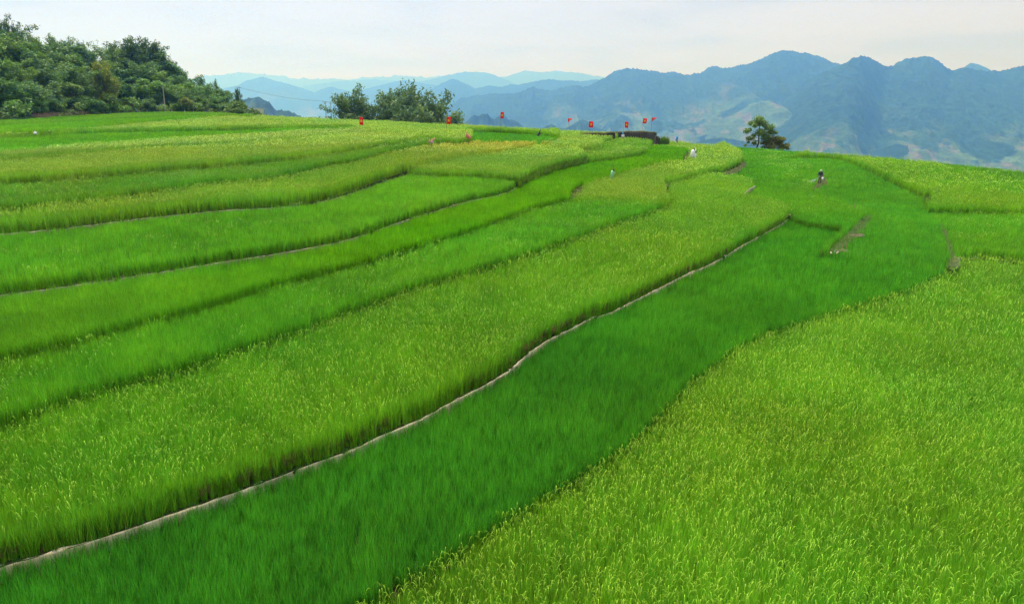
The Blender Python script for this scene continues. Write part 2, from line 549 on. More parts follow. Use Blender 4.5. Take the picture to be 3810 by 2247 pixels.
def loop(*names):
    """chain lines to a ring; '-x' runs a line backwards, tuples are photo points on a level"""
    out = []
    for n in names:
        if isinstance(n, tuple):
            out.append(at_z(*n)[:2][None])
        elif n.startswith("-"):
            out.append(LW[n[1:]][::-1, :2])
        else:
            out.append(LW[n][:, :2])
    ring = np.concatenate(out)
    keep = [0]
    for i in range(1, len(ring)):
        if np.hypot(*(ring[i] - ring[keep[-1]])) > 0.02:
            keep.append(i)
    ring = ring[keep]
    if np.hypot(*(ring[0] - ring[-1])) < 0.02:
        ring = ring[:-1]
    return ring


RING = {
    "P0": loop("A", "A2", (4300, 1600, 0.0), (4300, 2900, 0.0), (500, 2900, 0.0)),
    "P1": loop("B", "WP", "C", "-A"),
    "P2": loop("B", "-PW", "PV", "-k"),
    "P3": loop("k", "-VP3", "-j1"),
    "P4": loop("i", "iq", "it", "itend", "-P4far", "-j2", "-j1"),
    "P5": loop("h", "qb", "-i"),
    "Q": loop("qb", "iq", "Tl", "-Qcrest", "-QK", "-Qnotch", "-hq"),
    "P6": loop("g", "g1b", "-hq", "-h"),
    "P7": loop("f", "fK", "-g"),
    "P8": loop("e", "eK", "-f"),
    "P9": loop("d", "dK", "-e"),
    "P10": loop("c", "cK", "-d"),
    "P11": loop("b", "crest11", "K11", "-c"),
    "P12": loop("a", "-b"),
    "P13": loop("L0", "-a"),
    "K": loop("Kcrest", "-QK", "G1t", "G1l", "-fK", "-eK", "-dK", "-cK", "-K11"),
    "G1": loop("g1b", "Qnotch", "G1t", "G1l"),
    "T": loop("it", "itend", "-VT", "-Twall", "-Tl"),
    "V": loop("VP3", "-PV", "-VW", "Vcrest", "VT", "-P4far", "-j2"),
    "W": loop("VW", "PW", "WP", "WY", "WZ", "Wcrest"),
    "Y": loop("WY", "YZ", "YA", "-C"),
    "AA": loop("YA", "A2", "-ZA"),
    "Z": loop("YZ", "ZA", "-ZZl", "-Zcrest", "-WZ"),
    "ZZ": loop("ZZcrest", "-ZZl"),
}

# bare strips kept free of rice: photo outline, level
STRIPS = {
    "grass_bund": ([(3058, 947), (3078, 922), (3130, 884), (3180, 838), (3212, 810), (3232, 806), (3243, 826), (3228, 856), (3192, 892), (3152, 930), (3112, 950)], 0.78),
    "field_path": ([(3008, 716), (3022, 690), (3045, 670), (3082, 662), (3080, 684), (3052, 702), (3032, 718)], 0.95),
    "verge_path": ([(3488, 838), (3500, 828), (3530, 880), (3553, 938), (3576, 978), (3562, 1004), (3518, 1002), (3530, 962), (3514, 900)], 0.66),
    "verge": ([(3436, 742), (3456, 736), (3468, 778), (3452, 786)], 0.78),
    "bank_path": ([(2686, 650), (2740, 626), (2766, 600), (2780, 612), (2748, 640), (2702, 657)], 1.32),
    "bare_bank": ([(2114, 739), (2138, 705), (2175, 688), (2176, 704), (2157, 730), (2125, 743)], 2.05),
    "bare_bank_b": ([(2533, 602), (2547, 578), (2555, 560), (2568, 575), (2558, 596), (2545, 605)], 2.10),
    "dark_gap": ([(2466, 680), (2488, 684), (2496, 725), (2516, 755), (2500, 764), (2474, 735)], 1.55),
    "corner": ([(2052, 530), (2080, 512), (2092, 517), (2068, 532)], 3.6),
}
STRIP_XY = {k: np.array([at_z(x, y, z)[:2] for x, y in pts]) for k, (pts, z) in STRIPS.items()}
for k_ in ("grass_bund", "verge_path", "field_path"):      # the bare tread is narrower than the gap in the rice
    c_ = STRIP_XY[k_].mean(0); q_ = STRIP_XY[k_] - c_
    ev_ = np.linalg.eigh(q_.T @ q_)[1]
    l_ = q_ @ ev_
    l_[:, 0] *= 0.62
    STRIP_XY[k_] = l_ @ ev_.T + c_


def prism(name, ring, ztop, zbot, mat, kind="structure", parent=None):
    """solid with the outline ring, uneven top ztop(x,y) and skirt to zbot"""
    n = len(ring)
    zt = np.array([ztop(x, y) for x, y in ring])
    vs = [(x, y, z) for (x, y), z in zip(ring, zt)] + [(x, y, z - zbot) for (x, y), z in zip(ring, zt)]
    tri = tessellate_polygon([[Vector((x, y, 0)) for x, y in ring]])
    fs = []
    for t in tri:
        a, b, c = [Vector(vs[i]) for i in t]
        fs.append(tuple(t) if (b - a).cross(c - a).z > 0 else tuple(reversed(t)))
    for i in range(n):
        j = (i + 1) % n
        fs.append((i, j, n + j, n + i))
    me = bpy.data.meshes.new(name)
    me.from_pydata(vs, [], fs)
    me.update()
    o = link(name, me, mat, parent)
    if kind: o["kind"] = kind
    return o


for k_, ring_ in RING.items():
    o_ = prism("terrace", ring_, lambda x, y, k=k_: float(ground(k, x, y)) - 0.02, 7.0, M_MUD)
for k_, (pts_, z_) in STRIPS.items():
    if k_ == "dark_gap": continue
    prism("path" if "path" in k_ else "bank", STRIP_XY[k_], lambda x, y, z=z_: z + 0.10 * float(vnoise(np.array(x * 1.7), np.array(y * 1.7))) - 0.05, 1.2, M_SOIL)


# ------------------------------------------------------------------ rice clumps
def blades(n, h, w, spread, lean, curl, segs, rg, root=0.04, hv=0.18, tip=0.0):
    """n arched blades as strips; returns verts, faces, tint"""
    ph = rg.uniform(0, 2 * np.pi, n)
    r0 = root * np.sqrt(rg.random(n)); p0 = rg.uniform(0, 2 * np.pi, n)
    bx, by = r0 * np.cos(p0) + spread * rg.normal(0, 0.4, n), r0 * np.sin(p0) + spread * rg.normal(0, 0.4, n)
    hh = h * (1 - hv * rg.random(n) ** 1.3)
    ln = np.abs(rg.normal(0, lean, n)); cu = np.abs(rg.normal(0, curl, n))
    fa = rg.uniform(0, 2 * np.pi, n)
    ww = w * rg.uniform(0.7, 1.25, n)
    V, F = [], []
    prof = np.array([0.75, 1.0, 0.72, 0.0]) if segs == 3 else (np.array([1.0, 0.85, 0.0]) if segs == 2 else np.array([1.0, 0.0]))
    for s in range(segs + 1):
        t = s / segs
        out = ln * t * hh + cu * hh * t ** 2.6
        z = hh * t - 0.55 * cu * hh * t ** 4 - 0.3 * ln * ln * hh * t
        cx_, cy_ = bx + np.cos(ph) * out, by + np.sin(ph) * out
        wx, wy = np.cos(fa) * ww * prof[s] / 2, np.sin(fa) * ww * prof[s] / 2
        if s < segs:
            V.append(np.stack([cx_ - wx, cy_ - wy, z], 1)); V.append(np.stack([cx_ + wx, cy_ + wy, z], 1))
        else:
            V.append(np.stack([cx_, cy_, z], 1))
    m = len(V)
    v = np.stack(V, 1).reshape(-1, 3)
    base = np.arange(n)[:, None] * m
    q = [base + np.array([[2 * s, 2 * s + 1, 2 * s + 3, 2 * s + 2]]) for s in range(segs - 1)]
    tr = base + np.array([[2 * (segs - 1), 2 * (segs - 1) + 1, 2 * segs]])
    F = ([np.concatenate(q)] if q else []) + [tr]
    g = rg.uniform(0.55, 1.42, n); ye = rg.normal(0, 0.13, n)
    c = np.stack([g * (1 + ye * 1.3), g, g * (1 - ye)], 1)
    tl = np.repeat(c[:, None, :], m, 1)
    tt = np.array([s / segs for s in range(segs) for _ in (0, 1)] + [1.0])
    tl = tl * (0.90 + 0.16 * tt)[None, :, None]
    return v, F, np.clip(tl.reshape(-1, 3), 0.2, 2)


def ears(n, h, w, rg, reach=0.22, spread=0.05, segs=4):
    """drooping rice ears: bent stems with a plump strip, crossed twice"""
    ph = rg.uniform(0, 2 * np.pi, n)
    bx, by = rg.normal(0, spread, n), rg.normal(0, spread, n)
    hh = h * rg.uniform(0.90, 1.10, n)
    rc = reach * rg.uniform(0.5, 1.3, n)
    V, F, b0 = [], [], 0
    allv, allf, allt = [], [], []
    for cross in (0, 1):
        rows = []
        for s in range(segs + 1):
            t = s / segs
            out = 0.04 + rc * (t ** 1.15)
            z = hh * 0.84 + hh * 0.20 * np.sin(t * 2.3) - rc * 0.75 * t ** 2.2
            cx_, cy_ = bx + np.cos(ph) * out, by + np.sin(ph) * out
            wd = w * (0.35 + 0.9 * math.sin(math.pi * min(0.98, 0.12 + 0.86 * t)))
            if cross == 0:
                ox, oy, oz = -np.sin(ph) * wd / 2, np.cos(ph) * wd / 2, 0 * ph
            else:
                ox, oy, oz = np.cos(ph) * wd * .25, np.sin(ph) * wd * .25, 0 * ph + wd * .45
            rows.append(np.stack([cx_ - ox, cy_ - oy, z - oz], 1)); rows.append(np.stack([cx_ + ox, cy_ + oy, z + oz], 1))
        m = len(rows)
        v = np.stack(rows, 1).reshape(-1, 3)
        base = np.arange(n)[:, None] * m + b0
        f = np.concatenate([base + np.array([[2 * s, 2 * s + 1, 2 * s + 3, 2 * s + 2]]) for s in range(segs)])
        b0 += len(v)
        allv.append(v); allf.append(f)
        g = rg.uniform(0.8, 1.2, n)
        allt.append(np.repeat(np.stack([g, g, g], 1)[:, None], m, 1).reshape(-1, 3))
    return np.concatenate(allv), np.concatenate(allf), np.concatenate(allt)


def join_parts(name, parts):
    """parts: (verts, [faces..], tint, material index)"""
    vs, fs, ts, mi, b = [], [], [], [], 0
    for v, F, t, m in parts:
        if isinstance(F, np.ndarray): F = [F]
        for f in F:
            fs.append(f + b); mi.append(np.full(len(f), m))
        vs.append(v); ts.append(t); b += len(v)
    me = mesh_np(name, np.concatenate(vs), fs)
    set_tint(me, np.concatenate(ts))
    me.polygons.foreach_set("material_index", np.concatenate(mi).astype(np.int32))
    for m in (M_RICE, M_EAR, M_DRY):
        me.materials.append(m)
    return bpy.data.objects.new(name, me)      # clump source only, never placed in the scene


NV = 5


def clump(kind, lod, seed):
    rg = np.random.default_rng(seed)
    nb, w, sg, rt = [(32, 0.0115, 3, 0.09), (24, 0.021, 2, 0.13), (32, 0.040, 2, 0.22)][lod]
    if kind == "green":
        P = [(*blades(nb, 1.0, w, 0.0, 0.09, 0.06, sg, rg, rt, 0.22), 0)]
    else:
        P = [(*blades(int(nb * 0.85), 0.97, w * 1.05, 0.0, 0.11, 0.10, sg, rg, rt, 0.28), 0)]
        ne, we, sp, se = [(3, 0.0125, 0.07, 4), (3, 0.020, 0.11, 3), (5, 0.036, 0.19, 2)][lod]
        P.append((*ears(ne, 1.0, we, rg, 0.20, sp, se), 1))
    P.append((*blades([14, 12, 10][lod], 0.60, w * 1.25, 0.0, 0.10, 0.05, 2, rg, rt, 0.35), 0))
    nd_ = 1
    P.append((*blades(nd_, 0.42, w, 0.02, 0.45, 0.3, 2, rg, rt, 0.5), 2))
    return join_parts(f"{kind}_clump", P)


SRC = {(k, l): [clump(k, l, 100 * l + i + (50 if k == "ear" else 0)) for i in range(NV)] for k in ("green", "ear") for l in (0, 1, 2)}


def rice_nodes(name, sets):
    """sets: {code: [source objects]}; points carry code, vi, rot, scl, col"""
    g = bpy.data.node_groups.new(name, 'GeometryNodeTree')
    g.interface.new_socket("Geometry", in_out='INPUT', socket_type='NodeSocketGeometry')
    g.interface.new_socket("Geometry", in_out='OUTPUT', socket_type='NodeSocketGeometry')
    gi = nd(g, "NodeGroupInput"); go = nd(g, "NodeGroupOutput")
    jo = nd(g, "GeometryNodeJoinGeometry")

    def named(n, t):
        a = nd(g, "GeometryNodeInputNamedAttribute", data_type=t)
        a.inputs["Name"].default_value = n
        return a.outputs["Attribute"]
    code, vi, rot, scl = named("code", 'INT'), named("vi", 'INT'), named("rot", 'FLOAT_VECTOR'), named("scl", 'FLOAT_VECTOR')
    er = nd(g, "FunctionNodeEulerToRotation")
    g.links.new(rot, er.inputs[0])
    for c, obs in sets.items():
        jj = nd(g, "GeometryNodeJoinGeometry")
        for o in obs:
            oi = nd(g, "GeometryNodeObjectInfo")
            oi.inputs["Object"].default_value = o
            oi.inputs["As Instance"].default_value = False
            ti = nd(g, "GeometryNodeGeometryToInstance")
            g.links.new(oi.outputs["Geometry"], ti.inputs[0])
            g.links.new(ti.outputs[0], jj.inputs[0])
        cp = nd(g, "FunctionNodeCompare", data_type='INT', operation='EQUAL')
        g.links.new(code, cp.inputs["A"] if "A" in cp.inputs and cp.inputs["A"].enabled else cp.inputs[2])
        cp.inputs[3].default_value = c
        ip = nd(g, "GeometryNodeInstanceOnPoints")
        g.links.new(gi.outputs[0], ip.inputs["Points"])
        g.links.new(cp.outputs[0], ip.inputs["Selection"])
        g.links.new(jj.outputs[0], ip.inputs["Instance"])
        ip.inputs["Pick Instance"].default_value = True
        g.links.new(vi, ip.inputs["Instance Index"])
        g.links.new(er.outputs[0], ip.inputs["Rotation"])
        g.links.new(scl, ip.inputs["Scale"])
        g.links.new(ip.outputs[0], jo.inputs[0])
    g.links.new(jo.outputs[0], go.inputs[0])
    return g


RICE_GN = rice_nodes("rice_planting", {0: SRC[("green", 0)], 1: SRC[("green", 1)], 2: SRC[("green", 2)],
                                       3: SRC[("ear", 0)], 4: SRC[("ear", 1)], 5: SRC[("ear", 2)]})


def scatter_object(name, P, code, rot, scl, col, gn):
    me = mesh_np(name, P)
    n = len(P)
    a = me.attributes.new("code", 'INT', 'POINT'); a.data.foreach_set("value", code.astype(np.int32))
    a = me.attributes.new("vi", 'INT', 'POINT'); a.data.foreach_set("value", rng.integers(0, NV, n).astype(np.int32))
    a = me.attributes.new("rot", 'FLOAT_VECTOR', 'POINT'); a.data.foreach_set("vector", rot.astype(np.float32).ravel())
    a = me.attributes.new("scl", 'FLOAT_VECTOR', 'POINT'); a.data.foreach_set("vector", scl.astype(np.float32).ravel())
    a = me.attributes.new("col", 'FLOAT_COLOR', 'POINT')
    a.data.foreach_set("color", np.concatenate([col, np.ones((n, 1))], 1).astype(np.float32).ravel())
    o = link(name, me)
    md = o.modifiers.new("planting", 'NODES')
    md.node_group = gn
    return o


LABELS = {
    "P0": "ripening yellow-green rice with drooping ears filling the bottom right foreground",
    "P1": "dark green young rice strip between the pale bund and the foreground ripening rice",
    "P2": "broad yellow-green rice strip directly above the long pale bund",
    "P3": "mid-green rice strip directly above the broad yellow-green strip, ending in a point",
    "P4": "bright green rice strip below the thin grey bund, curling right towards the brown bank",
    "P5": "bright green rice strip with the thin grey bund along its lower edge",
    "P6": "tall rice strip turning from green to orange-yellow towards the centre",
    "Q": "pale yellow-green rice wedge at the centre with a tall dark front edge",
    "P7": "green rice strip that narrows up to the two pink rag scarecrows",
    "P8": "wide pale yellowish rice strip with the deepest dark edge on the left",
    "P9": "narrow pale yellowish rice strip above the widest pale strip on the left",
    "P10": "flat bright green rice band on the left between two pale bands",
    "P11": "pale rice band running right to the foot of the bamboo",
    "P12": "lime green rice band near the forest, with the white bag below it",
    "P13": "thin dull green rice band along the foot of the forest",
    "K": "yellow-green rice crest below the big bamboo, holding the first two flags",
    "G1": "small saturated green rice patch beside the dark rag scarecrow",
    "T": "small light green rice step in front of the dark stone wall",
    "V": "yellowish rice curl around the white robe scarecrow",
    "W": "bright green rice on the shoulder left of the farmer, under the lone tree",
    "Y": "deep green rice to the right of the farmer and the grassy bund",
    "AA": "green rice at the right edge, just behind the foreground ripening rice",
    "Z": "lime yellow rice sloping to the skyline at the right edge",
    "ZZ": "thin darker rice band on the skyline at the far right edge",
}


def keep_view(P, mx=420, bot=2560):
    sx, sy, dp = project(P)
    return (sx > -mx) & (sx < 3810 + mx) & (sy < bot) & (dp > 4)


EDGES = {"P1": ("A", "C"), "P2": ("B", "PW"), "P3": ("k",), "P4": ("j1", "j2"), "P5": ("i",), "P6": ("h", "hq"), "P7": ("g",), "P8": ("f", "fK"), "P9": ("e",), "P11": ("c",), "P12": ("b",), "Q": ("iq", "qb", "Tl"), "T": ("it",), "K": ("G1t", "fK", "QK"), "V": ("VW", "VP3", "PV"), "W": ("WP", "WY"), "AA": ("YA",), "Z": ("ZA", "YZ"), "G1": ("g1b",)}
bund_b = LW["B"][:, :2]; bund_h = LW["h"][:, :2]; bund_i = LW["i"][:, :2]
N_RICE = 0
for k_, ring_ in RING.items():
    p_ = PL[k_]
    lo, hi = ring_.min(0), ring_.max(0)
    XS, YS, CD = [], [], []
    for lod, sp, r0, r1 in ((0, 0.172, 0, 36), (1, 0.25, 36, 84), (2, 0.44, 84, 400)):
        x0, x1 = max(lo[0], -r1 * 0.95), min(hi[0], r1 * 0.95)
        y0, y1 = max(lo[1], 4.0), min(hi[1], r1)
        if x1 <= x0 or y1 <= y0: continue
        nx, ny = int((x1 - x0) / sp) + 1, int((y1 - y0) / sp) + 1
        gx, gy = np.meshgrid(x0 + np.arange(nx) * sp, y0 + np.arange(ny) * sp)
        gx = gx.ravel() + rng.uniform(-0.42, 0.42, gx.size) * sp
        gy = gy.ravel() + rng.uniform(-0.42, 0.42, gy.size) * sp
        r = np.hypot(gx, gy)
        m = (r >= r0) & (r < r1)
        gx, gy = gx[m], gy[m]
        m = keep_view(np.stack([gx, gy, np.full(gx.shape, 1.0)], 1))
        gx, gy = gx[m], gy[m]
        m = in_poly(gx, gy, ring_)
        XS.append(gx[m]); YS.append(gy[m]); CD.append(np.full(m.sum(), lod))
    X, Y, L = np.concatenate(XS), np.concatenate(YS), np.concatenate(CD)
    m = np.ones(X.shape, bool)
    for s_ in STRIP_XY.values():
        m &= ~in_poly(X, Y, s_)
    if k_ == "P2": m &= dist_line(X, Y, bund_b) > 0.085
    if k_ == "P6": m &= dist_line(X, Y, bund_h) > 0.14
    if k_ == "P5": m &= dist_line(X, Y, bund_i) > 0.14
    X, Y, L = X[m], Y[m], L[m]
    EX, EY = [], []
    for ln_ in EDGES.get(k_, ()):           # the outermost rows are planted closer
        P_ = LW[ln_][:, :2]
        s_ = np.cumsum(np.r_[0, np.linalg.norm(np.diff(P_, axis=0), axis=1)])
        dm = np.median(np.hypot(P_[:, 0], P_[:, 1]))
        ne = int(s_[-1] / (0.02 if ln_ == "B" else 0.035 if dm < 50 else 0.07))
        q_ = rng.uniform(0, s_[-1], ne)
        ox, oy = rng.normal(0, 0.20, ne), rng.normal(0, 0.20, ne)
        EX.append(np.interp(q_, s_, P_[:, 0]) + ox); EY.append(np.interp(q_, s_, P_[:, 1]) + oy)
    nf = len(X)
    if EX:
        EX, EY = np.concatenate(EX), np.concatenate(EY)
        m = keep_view(np.stack([EX, EY, np.full(EX.shape, 1.0)], 1))
        EX, EY = EX[m], EY[m]
        m = in_poly(EX, EY, ring_)
        for q_ in STRIP_XY.values(): m &= ~in_poly(EX, EY, q_)
        if k_ == "P2": m &= dist_line(EX, EY, bund_b) > 0.045
        if k_ == "P6": m &= dist_line(EX, EY, bund_h) > 0.09
        if k_ == "P5": m &= dist_line(EX, EY, bund_i) > 0.09
        EX, EY = EX[m], EY[m]
        er_ = np.hypot(EX, EY)
        X, Y = np.r_[X, EX], np.r_[Y, EY]
        L = np.r_[L, np.where(er_ < 40, 0, 1)]
    n = len(X)
    edge = np.arange(n) >= nf
    z = ground(k_, X, Y) - 0.01
    big = fbm(X * 0.16 + 3.1, Y * 0.16, 3)                 # patches of stronger and weaker growth
    med = fbm(X * 0.9, Y * 0.9 + 7, 2)
    fine = rng.normal(0, 1, n)
    hs = p_["h"] * (1 + 0.16 * (big - 0.5) + 0.16 * (med - 0.5) + 0.05 * fine)
    hs = hs * np.where(edge, rng.uniform(0.72, 0.98, n), 1.0)
    base = np.array(p_["c"])[None].repeat(n, 0)
    if k_ == "P6":       # this strip ripens to the right
        t = np.clip((X / Y - azim(1250)) / (azim(1700) - azim(1250)), 0, 1)
        gm = np.exp(-((X / Y - azim(1330)) / 0.10) ** 2)
        base = base * (1 - t[:, None]) + np.array((0.341, 0.422, 0.031)) * t[:, None]
        base = base * (1 - 0.5 * gm[:, None]) + np.array((0.143, 0.352, 0.012)) * 0.5 * gm[:, None]
    if k_ in ("P4", "P5"):
        t = np.clip((X / Y - azim(300)) / (azim(1500) - azim(300)), 0, 1)[:, None]
        base = base * (1 - t) + np.array((0.161, 0.422, 0.006)) * t if k_ == "P4" else base
    if k_ == "P1":       # fresher green towards the shoulder
        t = np.clip((X / Y - azim(1900)) / (azim(3000) - azim(1900)), 0, 1)[:, None]
        base = base * (1 - t) + np.array((0.112, 0.375, 0.018)) * t
    if k_ == "K":
        t = np.clip((X / Y - azim(1800)) / (azim(1950) - azim(1800)), 0, 1)[:, None]
        base = base * (1 - t) + np.array((0.191, 0.430, 0.009)) * t
    v = 1 + 0.34 * (big - 0.5) + 0.26 * (med - 0.5) + 0.11 * fine
    ye = 0.55 * (fbm(X * 0.11 + 40, Y * 0.11 - 13, 3) - 0.5) + 0.25 * (med - 0.5)
    col = base * v[:, None] * np.stack([1 + 0.9 * ye, 1 + 0.1 * ye, 1 - 0.4 * ye], 1)
    er = np.clip(p_["ear"] + 0.9 * (fbm(X * 0.35 + 9, Y * 0.35, 2) - 0.5) * (0.0 if p_["ear"] in (0.0, 1.0) else 1.0), 0, 1)
    code = L + 3 * ((rng.random(n) < er) & ~edge)
    gam = rng.uniform(0, 6.283, n)                          # the stand leans together in patches
    tx = 0.20 * (fbm(X * 0.22 + 60, Y * 0.22, 3) - 0.5) + rng.normal(0, 0.06, n)
    ty = 0.20 * (fbm(X * 0.22, Y * 0.22 + 80, 3) - 0.5) + rng.normal(0, 0.06, n)
    rot = np.stack([tx * np.cos(gam) + ty * np.sin(gam), -tx * np.sin(gam) + ty * np.cos(gam), gam], 1)
    sw = np.array([0.95, 1.0, 1.05])[L] * rng.uniform(0.85, 1.2, n)
    scl = np.stack([sw * 0.9, sw * 0.9, hs], 1)
    N_RICE += n
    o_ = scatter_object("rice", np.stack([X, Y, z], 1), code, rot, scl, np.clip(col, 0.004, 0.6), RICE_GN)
    tag(o_, LABELS[k_], "rice", kind="stuff")
print("rice clumps", N_RICE)


# ------------------------------------------------------------------ bunds
def bund(name, line, w, hgt, mat, label, lift=0.0, dense=0.22, jit=0.022):
    """low earthen rim along a world polyline, uneven top"""
    P = [np.array(p) for p in line]
    pts = []
    for a, b in zip(P[:-1], P[1:]):
        n = max(1, int(np.linalg.norm(b - a) / dense))
        for k in range(n):
            pts.append(a + (b - a) * k / n)
    pts.append(P[-1])
    pts = np.array(pts)
    sx, sy, dp = project(pts)
    m = (sx > -450) & (sx < 4200)
    pts = pts[m]
    n = len(pts)
    tg = np.gradient(pts[:, :2], axis=0); tg /= np.linalg.norm(tg, axis=1)[:, None] + 1e-9
    nx, ny = -tg[:, 1], tg[:, 0]
    s = np.cumsum(np.r_[0, np.linalg.norm(np.diff(pts[:, :2], axis=0), axis=1)])
    wv = w * (0.7 + 0.6 * fbm(s * 1.1, s * 0 + 3, 3)); zv = lift + jit * 2 * (fbm(s * 0.7, s * 0 + 9, 3) - 0.5)
    off = 0.03 * 2 * (fbm(s * 0.5, s * 0 + 21, 2) - 0.5)
    prof = [(-0.75, -hgt), (-0.55, -0.03), (-0.30, 0.01), (0.30, 0.012), (0.55, -0.04), (0.8, -hgt)]
    V = []
    for q, (a, dz) in enumerate(prof):
        rr = 0.012 * np.random.default_rng(q).normal(0, 1, n)
        V.append(np.stack([pts[:, 0] + nx * (a * wv + off + rr), pts[:, 1] + ny * (a * wv + off + rr), pts[:, 2] + zv + dz + rr], 1))
    V = np.stack(V, 1).reshape(-1, 3)
    m_ = len(prof)
    i = np.arange(n - 1)[:, None]
    F = np.concatenate([np.concatenate([i * m_ + q, i * m_ + q + 1, (i + 1) * m_ + q + 1, (i + 1) * m_ + q], 1) for q in range(m_ - 1)])
    me = mesh_np(name, V, F, smooth=False)
    return tag(link(name, me, mat), label, "bund")


Bl = LW["B"]
cut = int(np.argmin(np.abs(Bl[:, 0] - at_z(1893, 1365, 1.0)[0])))
bund("field_bund", Bl[:cut + 1], 0.042, 0.55, M_BUND, "long pale mud bund rising from the bottom left corner to a small gap", -0.16)
bund("field_bund", Bl[cut:], 0.048, 0.55, M_BUND, "pale mud bund curving away beyond the small gap to a hooked end", -0.145)
bund("field_bund", LW["h"], 0.04, 0.6, M_BUND2, "thin pale bund under the tall dark rice edge on the left", -0.15)
bund("field_bund", LW["i"], 0.04, 0.6, M_BUND2, "thin grey bund along the lower edge of the bright green strip", -0.15)
bund("field_bund", np.array([at_z(x, y, 1.58) for x, y in ((2768, 724), (2780, 712), (2795, 702), (2810, 693))]), 0.05, 0.6, M_BUND2, "short pale bund stub in the notch right of the yellow strip", 0.05)
bund("field_bund", np.array([at_z(x, y, 1.02) for x, y in ((2936, 806), (2941, 799), (2936, 793), (2929, 792))]), 0.10, 0.6, M_BUND2, "pale hooked bund tip beside the yellow strip's corner", 0.10)

# ------------------------------------------------------------------ dry and green grass on the bunds
GRASS_GN = RICE_GN


def grass_on(name, X, Y, z, hgt, cols, label, cat="grass", lod=1):
    n = len(X)
    rot = np.stack([rng.normal(0, 0.25, n), rng.normal(0, 0.25, n), rng.uniform(0, 6.283, n)], 1)
    s = rng.uniform(0.8, 1.2, n)
    scl = np.stack([s, s, hgt * rng.uniform(0.6, 1.3, n)], 1)
    o = scatter_object(name, np.stack([X, Y, z], 1), np.full(n, lod), rot, scl, cols, GRASS_GN)
    return tag(o, label, cat, kind="stuff")


def fill_strip(key, per, hgt, c1, c2, label):
    poly = STRIP_XY[key]; z = STRIPS[key][1]
    lo, hi = poly.min(0), poly.max(0)
    n = int(np.prod(hi - lo) * per)
    X = rng.uniform(lo[0], hi[0], n); Y = rng.uniform(lo[1], hi[1], n)
    m = in_poly(X, Y, poly); X, Y = X[m], Y[m]
    t = rng.random((len(X), 1))
    grass_on("grass", X, Y, np.full(len(X), z - 0.03), hgt, np.array(c1) * t + np.array(c2) * (1 - t), label)


fill_strip("grass_bund", 34, 0.34, (0.106, 0.242, 0.040), (0.227, 0.302, 0.102), "short grass on the wide bund with stakes and litter")
fill_strip("bare_bank", 7, 0.25, (0.085, 0.124, 0.026), (0.169, 0.130, 0.065), "thin weeds on the brown bank left of the green bag scarecrow")
fill_strip("bare_bank_b", 6, 0.25, (0.085, 0.124, 0.026), (0.169, 0.130, 0.065), "thin weeds on the brown bank left of the white robe scarecrow")
fill_strip("verge", 14, 0.32, (0.072, 0.130, 0.026), (0.156, 0.143, 0.065), "weedy dark notch where three paddies meet near the right edge")
fill_strip("field_path", 12, 0.26, (0.130, 0.172, 0.055), (0.244, 0.253, 0.109), "sparse dry grass on the path at the farmer's feet")
fill_strip("verge_path", 30, 0.30, (0.163, 0.242, 0.070), (0.260, 0.302, 0.125), "pale short grass on the path beside the dark bank at right")
fill_strip("bank_path", 12, 0.26, (0.146, 0.192, 0.070), (0.260, 0.282, 0.140), "sparse grass on the pale curved bank right of the white scarecrow")

# weeds growing down the steep faces
def bank_weeds(line, plot, low, hgt, label):
    P = LW[line]
    s = np.cumsum(np.r_[0, np.linalg.norm(np.diff(P[:, :2], axis=0), axis=1)])
    n = int(s[-1] * 26)
    q = rng.uniform(0, s[-1], n)
    X = np.interp(q, s, P[:, 0]) + rng.uniform(0.0, 0.12, n); Y = np.interp(q, s, P[:, 1]) - rng.uniform(0.02, 0.16, n)
    t = rng.random((n, 1))
    c = np.array(PL[plot]["c"]) * 0.9
    grass_on("bank_grass", X, Y, np.full(n, low) + rng.uniform(0, 0.25, n), hgt, c * t + np.array((0.09, 0.15, 0.02)) * (1 - t), label, "grass", lod=1)


bank_weeds("iq", "Q", 2.25, 0.95, "weedy green bank face below the pale central rice wedge")
bank_weeds("WP", "W", 0.45, 0.62, "weedy bank face at the far end of the dark green strip")

# withered leaves and stubble that hang over the pale bund
s_ = np.cumsum(np.r_[0, np.linalg.norm(np.diff(Bl[:, :2], axis=0), axis=1)])
q_ = rng.uniform(0, s_[-1], 1300)
bx_ = np.interp(q_, s_, Bl[:, 0]); by_ = np.interp(q_, s_, Bl[:, 1])
tx_ = np.gradient(Bl[:, 0], s_); ty_ = np.gradient(Bl[:, 1], s_)
nx_ = -np.interp(q_, s_, ty_); ny_ = np.interp(q_, s_, tx_)
of_ = rng.uniform(0.10, 0.26, len(q_))
X_, Y_ = bx_ + nx_ * of_, by_ + ny_ * of_
m_ = keep_view(np.stack([X_, Y_, np.full(X_.shape, 1.0)], 1)) & (fbm(q_ * 0.35, q_ * 0, 3) > 0.40)
X_, Y_ = X_[m_], Y_[m_]
t_ = rng.random((len(X_), 1))
grass_on("dry_grass", X_, Y_, np.full(len(X_), 1.0), 0.34, np.array((0.25, 0.20, 0.07)) * t_ + np.array((0.10, 0.18, 0.02)) * (1 - t_), "withered brownish rice leaves along the top of the pale bund", "dry grass", lod=0)


# ------------------------------------------------------------------ ground sheet, valley
_cl = np.concatenate([LW["L0"], LW["crest11"], LW["Kcrest"], LW["Qcrest"][:-1], LW["Vcrest"][::-1], LW["Wcrest"][::-1], LW["Zcrest"], LW["ZZcrest"]])
_ca = _cl[:, 0] / _cl[:, 1]
_o = np.argsort(_ca)
CA, CR, CZ = _ca[_o], np.hypot(_cl[_o, 0], _cl[_o, 1]), _cl[_o, 2] - 0.8


def sstep(a, b, x):
    t = np.clip((x - a) / (b - a), 0, 1)
    return t * t * (3 - 2 * t)


